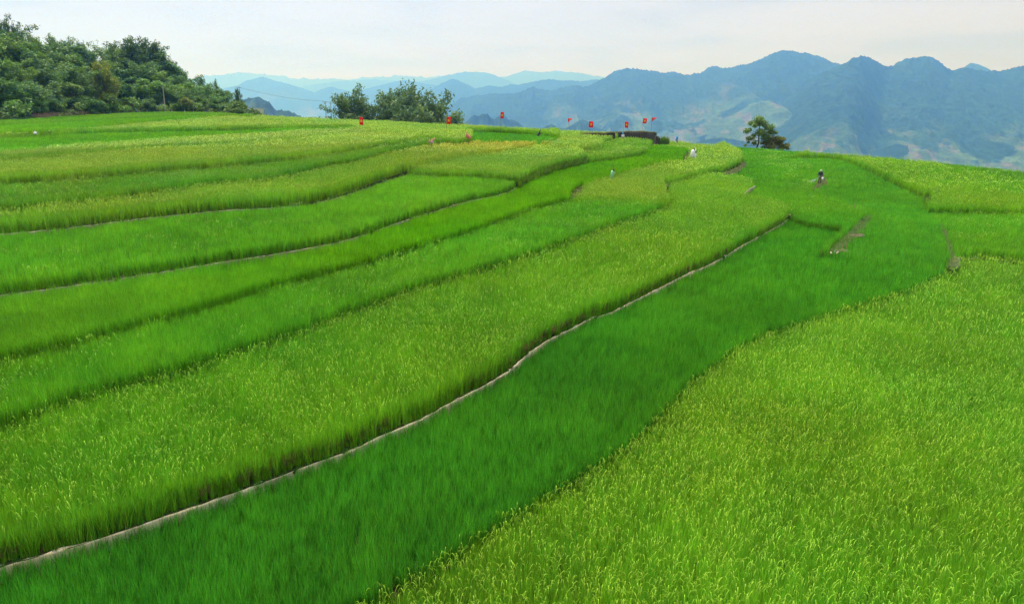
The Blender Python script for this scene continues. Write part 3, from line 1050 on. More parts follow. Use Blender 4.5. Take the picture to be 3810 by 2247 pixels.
def hill_z(x, y):
    x = np.asarray(x, float); y = np.asarray(y, float)
    r = np.hypot(x, y)
    az = np.where(y > 1, x / np.maximum(y, 1), np.where(x > 0, 3.0, -3.0))
    rc = np.interp(az, CA, CR); zc = np.interp(az, CA, CZ)
    zin = -1.9 + (zc + 0.6) * np.clip(r / rc, 0, 1)
    past = np.maximum(r - rc, 0)
    left = sstep(-0.05, -0.35, az)
    sl = 0.30 * (1 - left) + 0.045 * left
    zz = zin - sl * past
    zz = zz - 720 * sstep(250, 1900, r)
    zz = zz + (40 * (fbm(x / 260, y / 260, 4) - 0.5)) * sstep(260, 700, r)
    return np.maximum(zz, -740 + 26 * fbm(x / 400, y / 400, 3))


rr_ = np.concatenate([np.linspace(0.5, 240, 60), np.geomspace(250, 34000, 105)])
aa_ = np.linspace(-math.pi, math.pi, 181)
RR, AAg = np.meshgrid(rr_, aa_, indexing='ij')
gx_, gy_ = RR * np.sin(AAg), RR * np.cos(AAg)
gz_ = hill_z(gx_, gy_)
n1, n2 = RR.shape
ii = (np.arange(n1 - 1)[:, None] * n2 + np.arange(n2 - 1)[None]).ravel()[:, None]
gf_ = np.concatenate([ii, ii + n2, ii + n2 + 1, ii + 1], 1)
tag(link("ground", mesh_np("ground", np.stack([gx_.ravel(), gy_.ravel(), gz_.ravel()], 1), gf_, True), M_GROUND), kind="structure")


# ------------------------------------------------------------------ mountains
def mat_mountain():
    m, t = mat_new("mountain_cover")
    out = nd(t, "ShaderNodeOutputMaterial")
    b = nd(t, "ShaderNodeBsdfPrincipled")
    b.inputs["Roughness"].default_value = 0.95
    b.inputs["Specular IOR Level"].default_value = 0.1
    a = nd(t, "ShaderNodeAttribute", attribute_type='GEOMETRY', attribute_name="tint")
    tc = nd(t, "ShaderNodeTexCoord")
    n = nd(t, "ShaderNodeTexNoise")
    n.inputs["Scale"].default_value = 0.045; n.inputs["Detail"].default_value = 5; n.inputs["Roughness"].default_value = 0.7
    t.links.new(tc.outputs["Object"], n.inputs["Vector"])
    mr = nd(t, "ShaderNodeMapRange")
    mr.inputs["From Min"].default_value = 0.3; mr.inputs["From Max"].default_value = 0.7
    mr.inputs["To Min"].default_value = 0.35; mr.inputs["To Max"].default_value = 1.8
    t.links.new(n.outputs["Fac"], mr.inputs["Value"])
    vm = nd(t, "ShaderNodeVectorMath", operation='SCALE')
    t.links.new(a.outputs["Color"], vm.inputs[0]); t.links.new(mr.outputs[0], vm.inputs["Scale"])
    t.links.new(vm.outputs[0], b.inputs["Base Color"])
    t.links.new(b.outputs[0], out.inputs["Surface"])
    return m


M_MTN = mat_mountain()
FOREST = np.array((0.011, 0.032, 0.014)); MEADOW = np.array((0.046, 0.082, 0.026)); BARE = np.array((0.088, 0.080, 0.052))


MS = 2.2


def ridge(name, crest, D, run, base, seed, step=3.0, rows=90, spur=0.20, L=None, clear=0.0, clear_from=0.45, canopy=7.0, dvar=0.05, back=0.5, tree=14.0, jag=0.0):
    """mountain: crest traced in the photo, front slope run metres towards the viewer with spurs and gullies, and a back slope"""
    D, run, base, canopy, tree = D * MS, run * MS, base * MS, canopy * MS * 0.55, tree * MS * 0.8
    L = L * MS if L else None
    c = np.array(crest, float)
    sx = np.arange(c[0, 0], c[-1, 0] + step, step)
    sy = np.interp(sx, c[:, 0], c[:, 1])
    k = np.hanning(5); k /= k.sum()
    sy = np.convolve(np.pad(sy, 2, mode='edge'), k, 'valid')
    sy = sy - jag * (2.2 * ridged(sx / 55.0 + seed, sx * 0 + 2.0 * seed, 3) - 1.1)
    Dv = D * (1 + dvar * 2 * (fbm(sx / 260.0 + seed, sx * 0 + seed, 2) - 0.5))
    cr = np.array([at_y(a, b, d) for a, b, d in zip(sx, sy, Dv)])
    nx = len(sx)
    L = L or run * 0.36
    bt = np.linspace(-back, 0, 10)[:-1]
    t = np.concatenate([bt, np.linspace(0, 1, rows) ** 1.12])
    T, _ = np.meshgrid(t, sx, indexing='ij')
    # rays fan out; slope runs back along each sight line
    Y = cr[None, :, 1] - T * run
    X = cr[None, :, 0] * Y / cr[None, :, 1]
    ht = cr[None, :, 2] - base
    tf = np.clip(T, 0, 1); tb = np.clip(-T, 0, 1)
    Z = cr[None, :, 2] - ht * tf ** 0.92 - ht * 0.9 * tb ** 1.1
    w = np.sin(np.pi * np.clip(T, 0, 1)) ** 0.6
    sp = ridged(X / L + seed * 3.3 + 0.35 * fbm(X / L, Y / L, 2), Y / (L * 2.4) + seed, 4) - 0.42
    lump = ridged(X / (L * 0.45) + seed, Y / (L * 0.45) - seed, 3) - 0.4
    Z = Z + spur * ht * w * (sp * (1.0 - 0.35 * tf) + 0.45 * lump * tf)
    # cleared ground on the lower slopes: strips and patches
    cl = fbm(X / (L * 0.24) + 5 + seed, Y / (L * 0.36) - 3, 5, 0.62) + 0.30 * sp
    m_clear = sstep(0.52 - 0.30 * clear, 0.60 - 0.30 * clear, cl + 0.34 * sstep(clear_from - 0.12, clear_from + 0.45, tf) - 0.17) * sstep(clear_from - 0.15, clear_from + 0.12, tf + 0.35 * (fbm(X / (L * .6), Y / (L * .6) + 8, 3) - 0.5)) * (1.0 if clear > 0 else 0.0)
    bare = sstep(0.55, 0.63, fbm(X / (L * 0.10) - 11, Y / (L * 0.20) + 2, 4, 0.6)) * m_clear
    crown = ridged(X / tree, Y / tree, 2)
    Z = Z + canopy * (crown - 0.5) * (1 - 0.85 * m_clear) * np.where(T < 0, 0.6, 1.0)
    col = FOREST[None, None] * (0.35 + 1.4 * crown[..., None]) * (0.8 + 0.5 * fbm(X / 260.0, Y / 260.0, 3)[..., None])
    mead = MEADOW[None, None] * (0.45 + 1.1 * fbm(X / 100.0, Y / 150.0, 4, 0.6)[..., None])
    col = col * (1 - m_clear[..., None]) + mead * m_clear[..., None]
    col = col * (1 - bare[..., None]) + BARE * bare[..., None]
    V = np.stack([X, Y, Z], -1).reshape(-1, 3)
    n1 = len(t)
    i = (np.arange(n1 - 1)[:, None] * nx + np.arange(nx - 1)[None]).ravel()[:, None]
    F = np.concatenate([i, i + nx, i + nx + 1, i + 1], 1)
    me = mesh_np(name, V, F, True)
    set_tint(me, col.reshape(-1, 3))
    return tag(link(name, me, M_MTN), kind="structure")


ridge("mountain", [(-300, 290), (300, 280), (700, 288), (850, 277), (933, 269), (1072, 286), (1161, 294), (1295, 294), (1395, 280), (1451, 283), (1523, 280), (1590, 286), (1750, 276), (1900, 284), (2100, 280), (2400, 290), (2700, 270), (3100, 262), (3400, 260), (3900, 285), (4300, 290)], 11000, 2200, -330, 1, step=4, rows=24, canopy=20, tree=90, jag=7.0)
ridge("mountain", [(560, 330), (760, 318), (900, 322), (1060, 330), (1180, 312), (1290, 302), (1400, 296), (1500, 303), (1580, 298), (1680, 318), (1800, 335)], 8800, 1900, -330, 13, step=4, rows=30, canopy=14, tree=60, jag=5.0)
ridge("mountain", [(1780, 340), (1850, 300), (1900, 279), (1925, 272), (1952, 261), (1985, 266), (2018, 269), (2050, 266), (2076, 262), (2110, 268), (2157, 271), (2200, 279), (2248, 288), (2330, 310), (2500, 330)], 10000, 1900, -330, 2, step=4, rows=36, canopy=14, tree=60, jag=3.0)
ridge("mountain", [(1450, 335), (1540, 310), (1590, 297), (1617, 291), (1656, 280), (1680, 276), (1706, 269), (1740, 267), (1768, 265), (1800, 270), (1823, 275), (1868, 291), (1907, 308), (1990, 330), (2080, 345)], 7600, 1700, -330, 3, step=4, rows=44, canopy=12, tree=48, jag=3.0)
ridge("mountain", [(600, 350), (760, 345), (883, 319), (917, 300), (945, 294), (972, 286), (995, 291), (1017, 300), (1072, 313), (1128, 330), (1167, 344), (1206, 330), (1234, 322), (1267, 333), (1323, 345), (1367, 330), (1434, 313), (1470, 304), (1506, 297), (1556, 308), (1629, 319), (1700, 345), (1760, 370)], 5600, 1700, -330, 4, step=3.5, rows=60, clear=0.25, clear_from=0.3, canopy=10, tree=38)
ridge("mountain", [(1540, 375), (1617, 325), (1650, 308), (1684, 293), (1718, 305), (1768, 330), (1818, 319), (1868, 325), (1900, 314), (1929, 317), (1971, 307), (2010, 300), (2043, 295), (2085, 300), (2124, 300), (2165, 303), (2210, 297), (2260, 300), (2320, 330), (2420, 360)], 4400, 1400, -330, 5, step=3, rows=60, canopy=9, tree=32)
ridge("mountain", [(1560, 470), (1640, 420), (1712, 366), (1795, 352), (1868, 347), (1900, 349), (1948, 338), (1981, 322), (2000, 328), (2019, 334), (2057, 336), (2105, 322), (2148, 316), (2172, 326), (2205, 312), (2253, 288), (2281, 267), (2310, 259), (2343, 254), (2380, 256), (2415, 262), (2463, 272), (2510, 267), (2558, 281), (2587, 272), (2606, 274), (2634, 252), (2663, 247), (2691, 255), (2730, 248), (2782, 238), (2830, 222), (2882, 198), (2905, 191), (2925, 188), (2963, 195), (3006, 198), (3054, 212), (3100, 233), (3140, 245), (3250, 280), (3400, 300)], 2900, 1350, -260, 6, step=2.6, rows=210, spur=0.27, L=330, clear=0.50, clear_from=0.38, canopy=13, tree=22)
ridge("mountain", [(3520, 290), (3578, 258), (3610, 236), (3630, 237), (3660, 249), (3690, 263), (3760, 285)], 3400, 700, -200, 7, step=4, rows=24, canopy=8, tree=25)
ridge("mountain", [(2640, 520), (2760, 470), (2880, 405), (2960, 345), (3000, 308), (3032, 283), (3093, 257), (3133, 241), (3150, 231), (3174, 217), (3190, 212), (3206, 208), (3230, 213), (3255, 223), (3287, 243), (3315, 247), (3348, 229), (3376, 219), (3410, 216), (3445, 210), (3477, 217), (3506, 239), (3542, 265), (3578, 255), (3598, 251), (3651, 263), (3692, 265), (3740, 263), (3780, 249), (3810, 245), (3950, 235), (4150, 262), (4400, 250)], 2250, 980, -250, 8, step=2.6, rows=210, spur=0.20, L=250, clear=0.50, clear_from=0.48, canopy=12, tree=18)
ridge("hill", [(1715, 472), (1746, 442), (1755, 434), (1764, 427), (1773, 430), (1782, 433), (1791, 427), (1800, 424), (1815, 424), (1827, 438), (1842, 445), (1850, 436), (1858, 431), (1868, 427), (1877, 427), (1891, 444), (1918, 451), (1937, 464), (1960, 485)], 1500, 280, -180, 9, step=1.6, rows=30, spur=0.1, canopy=6, tree=10, dvar=0.01)
ridge("hill", [(2010, 485), (2033, 467), (2053, 462), (2076, 473), (2100, 480), (2115, 472), (2130, 465), (2157, 449), (2173, 446), (2191, 457), (2213, 471), (2242, 483), (2290, 500)], 1550, 280, -180, 10, step=1.8, rows=30, spur=0.1, clear=0.2, canopy=5, tree=10, dvar=0.01)
ridge("hill", [(2540, 545), (2594, 528), (2640, 517), (2683, 512), (2764, 524), (2850, 545), (2900, 552), (2951, 546), (3032, 526), (3073, 534), (3133, 560), (3180, 575), (3214, 570), (3295, 546), (3336, 534), (3396, 546), (3441, 575), (3470, 585), (3497, 579), (3558, 550), (3602, 542), (3647, 558), (3692, 596), (3760, 612), (3850, 600), (4000, 615), (4300, 640)], 1700, 400, -280, 11, step=2.4, rows=50, spur=0.16, clear=0.4, clear_from=0.15, canopy=5, tree=11, dvar=0.04)
ridge("hill", [(780, 420), (840, 385), (881, 368), (910, 372), (929, 364), (945, 362), (961, 363), (990, 372), (1009, 388), (1020, 404), (1030, 411), (1040, 409), (1072, 413), (1120, 432), (1170, 455)], 800, 200, -70, 12, step=1.6, rows=40, spur=0.14, clear=0.55, clear_from=0.18, canopy=5, tree=9, dvar=0.02)


# ------------------------------------------------------------------ foliage
def leaf_quads(C, size, rg, droop=0.0, up=0.35, asp=0.55, flat=0.0):
    """one bent quad per centre C (n,3)"""
    n = len(C)
    d = rg.normal(0, 1, (n, 3)); d[:, 2] = d[:, 2] * (0.7 - flat) - droop
    d /= np.linalg.norm(d, axis=1)[:, None] + 1e-9
    nn = rg.normal(0, 1, (n, 3)); nn[:, 2] = np.abs(nn[:, 2]) + up
    s = np.cross(d, nn); s /= np.linalg.norm(s, axis=1)[:, None] + 1e-9
    L = size * rg.uniform(0.65, 1.35, n)[:, None]
    W = L * asp * 0.5
    v = np.stack([C - d * L * 0.5, C + s * W, C + d * L * 0.5, C - s * W], 1).reshape(-1, 3)
    f = np.arange(n)[:, None] * 4 + np.array([[0, 1, 2, 3]])
    g = rg.uniform(0.72, 1.30, n); y = rg.normal(0, 0.09, n)
    c = np.stack([g * (1 + y), g, g * (1 - y)], 1)
    return v, f, np.repeat(c, 4, 0)


def crown_mesh(name, C, size, rg, **kw):
    v, f, t = leaf_quads(C, size, rg, **kw)
    me = mesh_np(name, v, f)
    set_tint(me, t)
    me.materials.append(M_CROWN)
    return me


def blob_points(blobs, per, rg, shell=0.55):
    """leaf sites in lumpy ellipsoids (x,y,z,rx,rz), denser near the rim"""
    out = []
    for (x, y, z, rx, rz) in blobs:
        n = int(per * rx * rx)
        d = rg.normal(0, 1, (n, 3)); d /= np.linalg.norm(d, axis=1)[:, None]
        r = (shell + (1 - shell) * rg.random(n) ** 0.6)[:, None] * (1 + 0.16 * rg.normal(0, 1, (n, 1)))
        out.append(np.array((x, y, z)) + d * r * np.array((rx, rx, rz)))
    return np.concatenate(out)


def make_bamboo(seed, n=15, h=10.0, lean=0.30):
    """culms that arch over at the top and their drooping sprays; unit: metres"""
    rg = np.random.default_rng(seed)
    mb = MB(); pts = []
    for k in range(n):
        a = rg.uniform(0, 2 * np.pi); b = rg.uniform(0, 2 * np.pi); r0 = 0.9 * math.sqrt(rg.random())
        hh = h * rg.uniform(0.62, 1.0) if k else h
        ln = abs(rg.normal(0, lean)) * hh * (1.0 if k else 0.35)
        ar = rg.uniform(0.10, 0.34) if k else 0.10
        s = np.linspace(0, 1, 9)
        out = r0 + ln * s ** 2.0 + ar * hh * 0.55 * np.clip(s - 0.72, 0, 1) * 3.2 * (s ** 3)
        z = hh * (s - 0.9 * ar * np.clip(s - 0.70, 0, 1) ** 1.6 * 3.0)
        P = np.stack([np.cos(b) * r0 + np.cos(a) * (out - r0), np.sin(b) * r0 + np.sin(a) * (out - r0), z], 1)
        mb.tube([tuple(p) for p in P], [0.055 * (1 - 0.8 * q) for q in s], 4, False)
        m = int(36 * hh / 9)
        u = rg.uniform(0.16, 1.0, m) ** 0.85
        base = np.stack([np.interp(u, s, P[:, i]) for i in range(3)], 1)
        rad = (1.25 * np.sin(np.pi * np.clip(u * 0.92 + 0.04, 0, 1)) ** 0.7 + 0.10)
        th = rg.uniform(0, 2 * np.pi, m)
        br = base + np.stack([np.cos(th) * rad * rg.random(m), np.sin(th) * rad * rg.random(m), rg.normal(0, 0.2, m) - 0.15], 1)
        for q in range(m):
            kk = 11
            pts.append(br[q] + rg.normal(0, 1, (kk, 3)) * np.array((0.30, 0.30, 0.26)) - np.array((0, 0, 0.1)))
    C = np.concatenate(pts)
    return mb, crown_mesh("crown", C, 0.50, rg, droop=0.75, asp=0.36)


def make_tree(seed, h=8.0, w=3.0, n=16, leaf=0.42, trunk=True, per=250, low=0.28):
    rg = np.random.default_rng(seed)
    mb = MB()
    th = h * 0.72
    sway = rg.normal(0, 0.3, 2)
    tp = [(sway[0] * s * s, sway[1] * s * s, th * s) for s in (0, .25, .5, .75, 1)]
    mb.tube(tp, [0.16 * h / 8 * (1 - 0.7 * s) for s in (0, .25, .5, .75, 1)], 6)
    blobs = []
    for k in range(n):
        a = rg.uniform(0, 2 * np.pi); zz = low + (0.95 - low) * rg.random() ** 0.85
        R = w * math.sqrt(max(0.05, 1 - ((zz - 0.52) / 0.55) ** 2)) * rg.uniform(0.35, 0.85)
        rb = rg.uniform(0.30, 0.50) * w
        c = (R * math.cos(a), R * math.sin(a), h * zz - rb * 0.4)
        blobs.append((*c, rb, rb * rg.uniform(0.75, 1.05)))
        s0 = min(0.95, max(0.2, zz - 0.22))
        mb.tube([(sway[0] * s0 * s0, sway[1] * s0 * s0, th * s0), (c[0] * .6, c[1] * .6, c[2] - 0.35), c], [0.06, 0.04, 0.015], 4, False)
    C = blob_points(blobs, per, rg)
    return mb, crown_mesh("crown", C, leaf, rg, droop=0.2, asp=0.6)


def make_bush(seed, h=2.6, w=2.0, n=11, leaf=0.30):
    rg = np.random.default_rng(seed)
    mb = MB(); blobs = []
    for k in range(n):
        a = rg.uniform(0, 2 * np.pi); R = w * rg.random() ** 0.6 * 0.85
        rb = rg.uniform(0.30, 0.5) * w * 0.75
        z = h * rg.uniform(0.2, 1.0) * (1 - 0.5 * (R / w) ** 2) - rb * 0.4
        c = (R * math.cos(a), R * math.sin(a), max(0.25, z))
        blobs.append((*c, rb, rb * 0.75))
        mb.tube([(0.1 * math.cos(a), 0.1 * math.sin(a), 0), (c[0] * .5, c[1] * .5, c[2] * .6), c], [0.05, 0.035, 0.012], 4, False)
    C = blob_points(blobs, 190, rg)
    C[:, 2] = np.maximum(C[:, 2], 0.03)
    return mb, crown_mesh("crown", C, leaf, rg, droop=0.15, asp=0.55)


def mb_mesh(mb, name, mat):
    me = bpy.data.meshes.new(name)
    me.from_pydata(mb.v, [], mb.f); me.update()
    me.materials.append(mat)
    return me


PROTO = {}
for i_ in range(5):
    a_, b_ = make_bamboo(300 + i_, 15 + i_ % 3, 10.0, 0.24 + 0.04 * i_)
    PROTO[("bamboo", i_)] = (mb_mesh(a_, "culms", M_CULM), b_, "culms")
for i_ in range(5):
    a_, b_ = make_tree(400 + i_, 8.0, 2.7 + 0.25 * i_, 17)
    PROTO[("tree", i_)] = (mb_mesh(a_, "trunk", M_BARK), b_, "trunk")
for i_ in range(4):
    a_, b_ = make_bush(500 + i_)
    PROTO[("bush", i_)] = (mb_mesh(a_, "stems", M_BARK), b_, "stems")


def plant(kind, var, loc, scale, col, label, group=None, name=None, rz=None, lean=(0, 0)):
    tm, cm, tn = PROTO[(kind, var)]
    e = empty(name or {"bamboo": "bamboo_clump", "tree": "tree", "bush": "bush"}[kind], loc)
    e.rotation_euler = (lean[0], lean[1], random.uniform(0, 6.28) if rz is None else rz)
    e.scale = scale if hasattr(scale, "__len__") else (scale, scale, scale)
    o = bpy.data.objects.new(tn, tm); COL.objects.link(o); o.parent = e
    o = bpy.data.objects.new("crown", cm); COL.objects.link(o); o.parent = e
    o.color = (*col, 1)
    tag(e, label, {"bamboo": "bamboo", "tree": "tree", "bush": "bush"}[kind], group)
    return e


# ------------------------------------------------------------------ forest on the left
L0w = LW["L0"]
TOPS = np.array([(-420, 70), (-200, 80), (0, 92), (30, 70), (60, 78), (100, 100), (150, 118), (200, 140), (260, 128), (330, 150), (370, 182), (420, 185), (470, 150), (500, 140), (560, 150), (600, 165), (640, 212), (680, 248), (740, 280), (800, 292), (850, 318), (880, 352), (920, 392), (980, 425)], float)


def base_D(sx):
    a = azim(sx, 440)
    return float(np.interp(a, L0w[:, 0] / L0w[:, 1], L0w[:, 1]))


def base_z(sx):
    a = azim(sx, 440)
    return float(np.interp(a, L0w[:, 0] / L0w[:, 1], L0w[:, 2])) - 0.7


def top_h(sx):
    """ground height the slope reaches under the skyline trees"""
    sy = np.interp(sx, TOPS[:, 0], TOPS[:, 1])
    D = base_D(sx) + 36
    z = at_y(sx, sy, D)[2]
    th = np.interp(sx, [600, 900], [10.5, 4.5])
    return max(0.0, z - th - base_z(sx))


_fs = np.arange(-520, 1010, 30.0)
_fd = np.array([-6, -1, 4, 9, 14, 19, 24, 29, 34, 40, 50, 64, 90, 130.0])
V_ = []
for s in _fs:
    D0, z0, th = base_D(s), base_z(s), top_h(s)
    for d in _fd:
        p = at_y(s, 400, D0 + d)
        f = sstep(0, 38, np.array(d)) if d < 42 else 1 - 0.75 * sstep(45, 130, np.array(d))
        V_.append((p[0], p[1], z0 - 0.25 + th * float(f) + (0.5 * (vnoise(np.array(p[0] / 6), np.array(p[1] / 6)) - 0.5) if d > 0 else -0.6)))
V_ = np.array(V_)
m1_, m2_ = len(_fs), len(_fd)
ii = (np.arange(m1_ - 1)[:, None] * m2_ + np.arange(m2_ - 1)[None]).ravel()[:, None]
tag(link("forest_hill", mesh_np("forest_hill", V_, np.concatenate([ii, ii + m2_, ii + m2_ + 1, ii + 1], 1), True), M_SCRUB), kind="structure")


def hill_pt(sx, d):
    D0, z0, th = base_D(sx), base_z(sx), top_h(sx)
    p = at_y(sx, 400, D0 + d)
    return np.array((p[0], p[1], z0 - 0.35 + th * float(sstep(0, 38, np.array(d)))))


GREENS = [(0.095, 0.201, 0.026), (0.118, 0.232, 0.028), (0.076, 0.172, 0.028), (0.141, 0.247, 0.031), (0.103, 0.201, 0.043)]
fr = random.Random(21)
GRP = "trees of the forest on the left hill"
for row, (d, sp, kinds, hh) in enumerate(((5, 58, ("bush", "bamboo", "tree"), 4.4), (11, 60, ("tree", "bamboo", "bamboo"), 7.2), (19, 60, ("bamboo", "bamboo", "tree"), 8.2), (28, 58, ("bamboo", "bamboo", "tree"), 9.2), (37, 50, ("bamboo", "bamboo", "bamboo"), 10.5))):
    s = -360.0
    while s < 905 - row * 12:
        s += sp * fr.uniform(0.75, 1.25)
        kd = fr.choice(kinds)
        dd = d + fr.uniform(-2.5, 2.5)
        p = hill_pt(s, dd)
        hgt = hh * fr.uniform(0.82, 1.12)
        if row == 4:
            yt = np.interp(s, TOPS[:, 0], TOPS[:, 1])
            hgt = max(3.0, at_y(s, yt + fr.uniform(0, 26), p[1])[2] - p[2])
        hgt *= float(np.interp(s, [620, 900], [1.0, 0.55]))
        if row in (1, 2, 3):
            yt = np.interp(s, TOPS[:, 0], TOPS[:, 1])
            hgt = max(2.0, min(hgt, at_y(s, yt + 22, p[1])[2] - p[2]))
        g = fr.choice(GREENS)
        v = fr.uniform(0.85, 1.25)
        col = tuple(c * v for c in g)
        colw = "far left of the picture" if s < 110 else "above the dried maize" if s < 330 else "around the yellowish tree" if s < 520 else "behind the lamp post" if s < 700 else "towards the forest's right end"
        where = ("at the foot of the left forest", "low in the left forest", "half way up the left forest", "high in the left forest", "on the skyline of the left forest")[row] + ", " + colw
        if kd == "bamboo":
            k = hgt / 10.0
            plant(kd, fr.randrange(5), p, (k * 1.45, k * 1.45, k), col, f"dense bamboo clump {where}", GRP)
        elif kd == "tree":
            k = hgt / 8.0
            plant(kd, fr.randrange(5), p, (k * 1.35, k * 1.35, k), col, f"leafy dark green tree {where}", GRP)
        else:
            k = hgt / 2.9
            plant(kd, fr.randrange(4), p, (min(k, 1.4) * 1.35, min(k, 1.4) * 1.35, k), col, f"rounded green bush {where}", GRP)

for q, (sx_, up_, w_) in enumerate(((-30, 26, .5), (8, 22, .55), (120, 20, .6), (165, 26, .5), (185, 18, .6), (235, 24, .55), (290, 24, .6), (345, 30, .5), (362, 20, .55), (440, 18, .6), (470, 12, .6), (628, 22, .55), (655, 26, .5), (700, 22, .55), (760, 18, .6), (815, 20, .5))):
    p = hill_pt(sx_, 34 + (q % 3) * 2)
    k = (at_y(sx_, np.interp(sx_, TOPS[:, 0], TOPS[:, 1]) - up_ + 12, p[1])[2] - p[2]) / 10
    plant("bamboo", q % 5, p, (k * w_, k * w_, k), GREENS[q % 5], "slender arching bamboo plume breaking the forest skyline, " + ("far left of the picture" if sx_ < 110 else "above the dried maize" if sx_ < 330 else "left of the tallest tower" if sx_ < 520 else "right of the tallest tower"), GRP)
# the ones that stand out
p = hill_pt(400, 9); plant("tree", 1, p, (0.95, 0.95, (at_y(400, 236, p[1])[2] - p[2]) / 7.8), (0.21, 0.265, 0.022), "yellowish green tree lighter than the forest around it, left of the lamp post")
p = hill_pt(415, 5); plant("bush", 2, p, (1.8, 1.8, 2.0), (0.119, 0.203, 0.025), "light green bushy tree below the yellowish tree")
p = hill_pt(695, 5); plant("tree", 3, p, (0.55, 0.55, 0.55), (0.19, 0.24, 0.02), "small yellowish tree right of the lamp post")
p = hill_pt(530, 30); k = (at_y(530, 132, p[1])[2] - p[2]) / 10; plant("bamboo", 0, p, (k * 1.1, k * 1.1, k), (0.061, 0.126, 0.024), "tallest dark bamboo tower above the lamp post, against the sky")
p = hill_pt(590, 30); k = (at_y(590, 128, p[1])[2] - p[2]) / 10; plant("bamboo", 3, p, (k * 0.95, k * 0.95, k), (0.065, 0.130, 0.023), "bamboo with a hooked top, right half of the tallest dark tower")
p = hill_pt(42, 37); k = (at_y(42, 38, p[1])[2] - p[2]) / 10; plant("bamboo", 1, p, (k * 0.5, k * 0.5, k), (0.065, 0.122, 0.026), "thin bamboo spike rising highest at the top left corner")
p = hill_pt(90, 37); k = (at_y(80, 62, p[1])[2] - p[2]) / 10; plant("bamboo", 4, p, (k * 0.45, k * 0.45, k), (0.079, 0.137, 0.036), "wispy pale bamboo tip next to the highest spike at top left")
p = hill_pt(870, 5); plant("bush", 1, p, (1.7, 1.7, 1.5), (0.101, 0.180, 0.025), "rounded bright bush at the right end of the forest")
p = hill_pt(915, 4); plant("bush", 0, p, (1.5, 1.5, 1.0), (0.079, 0.151, 0.025), "low bush trailing off at the right end of the forest")
p = hill_pt(960, 3); plant("bush", 3, p, (1.4, 1.4, 0.6), (0.079, 0.151, 0.025), "lowest grassy bush where the forest meets the skyline paddy")
p = hill_pt(885, 14); k = (at_y(885, 322, p[1])[2] - p[2]) / 10; plant("bamboo", 2, p, (k * 0.35, k * 0.35, k), (0.065, 0.122, 0.029), "slim bamboo standing apart at the right end of the forest")


def strip_plants(name, s0, s1, d0, d1, n, hgt, c1, c2, label, cat):
    X, Y, Z = [], [], []
    for _ in range(n):
        p = hill_pt(fr.uniform(s0, s1), fr.uniform(d0, d1))
        X.append(p[0]); Y.append(p[1]); Z.append(p[2] - 0.1)
    t = rng.random((n, 1))
    n_ = np.array
    return grass_on(name, n_(X), n_(Y), n_(Z), hgt, n_(c1) * t + n_(c2) * (1 - t), label, cat, lod=2)


strip_plants("dry_maize", 118, 205, 1.0, 4.0, 260, 1.75, (0.259, 0.180, 0.122), (0.194, 0.151, 0.086), "dried pinkish maize stalks at the forest edge, far left", "maize")
strip_plants("dry_maize", 250, 372, 1.0, 4.0, 200, 1.75, (0.259, 0.187, 0.115), (0.086, 0.115, 0.043), "thinner dried maize stalks mixed with green, right of the first patch", "maize")
strip_plants("tall_grass", -400, 125, 0.2, 3.5, 800, 1.5, (0.072, 0.144, 0.036), (0.115, 0.173, 0.072), "tall green grass at the forest edge, far left", "grass")
strip_plants("tall_grass", 375, 860, 0.2, 2.5, 620, 0.95, (0.065, 0.130, 0.032), (0.108, 0.158, 0.058), "low green grass along the forest edge under the lamp post", "grass")
p = hill_pt(225, 1.6); plant("bush", 0, p, (1.1, 1.1, 0.72), (0.119, 0.161, 0.025), "olive bush between the two dried maize patches")

# ------------------------------------------------------------------ bamboo grove at the centre
BG = [(0.097, 0.172, 0.038), (0.113, 0.197, 0.040), (0.083, 0.154, 0.036)]


def grove(sx, ytop, D, wide, var, col, label, kind="bamboo", lean=(0, 0), rz=None):
    gz = float(hill_z(*at_y(sx, 440, D)[:2]))
    q = at_y(sx, 440, D)
    hgt = at_y(sx, ytop, D)[2] - gz
    unit = {"bamboo": 10.0, "tree": 8.0, "bush": 2.9}[kind]
    k = hgt / unit
    return plant(kind, var, (q[0], q[1], gz - 0.1), (k * wide * 1.28, k * wide * 1.28, k), col, label, None, rz=rz, lean=lean)


grove(1288, 338, 196, 0.72, 3, BG[1], "leftmost bamboo clump of the central grove, beside the twin poles")
grove(1347, 306, 199, 0.66, 0, BG[0], "tall pointed bamboo clump behind the first flag")
grove(1398, 360, 196, 0.80, 1, BG[2], "low bamboo clump filling the middle of the central grove")
grove(1455, 316, 197, 0.68, 4, BG[1], "broad bamboo clump just right of the grove's gap")
grove(1522, 292, 200, 0.62, 2, BG[0], "tallest bamboo clump of the central grove, with a spiky tip")
grove(1585, 318, 196, 0.70, 1, BG[2], "rounded dark bamboo clump right of the tallest one")
grove(1640, 366, 193, 0.85, 3, BG[1], "bamboo clump at the grove's right end with one culm reaching out", lean=(0, 0.10), rz=0.4)
grove(1500, 400, 190, 1.1, 2, BG[2], "short dark bamboo in front of the grove's right half")
grove(1310, 410, 190, 1.2, 4, BG[2], "short dark bamboo in front of the grove's left half")
grove(1640, 440, 186, 1.5, 1, (0.133, 0.203, 0.028), "light green bush at the foot of the grove, left of the second flag", "bush")
grove(1425, 432, 187, 1.3, 2, (0.091, 0.161, 0.028), "green bush at the foot of the grove's gap", "bush")

# ------------------------------------------------------------------ lone tree on the right shoulder
TD = 133.0
SCL = TD / 2540.0 / math.cos(0.07)


def tp(zx, zy, dy=0.0):
    return at_y(2700 + zx / 8.243, 400 + zy / 8.243, TD + dy)


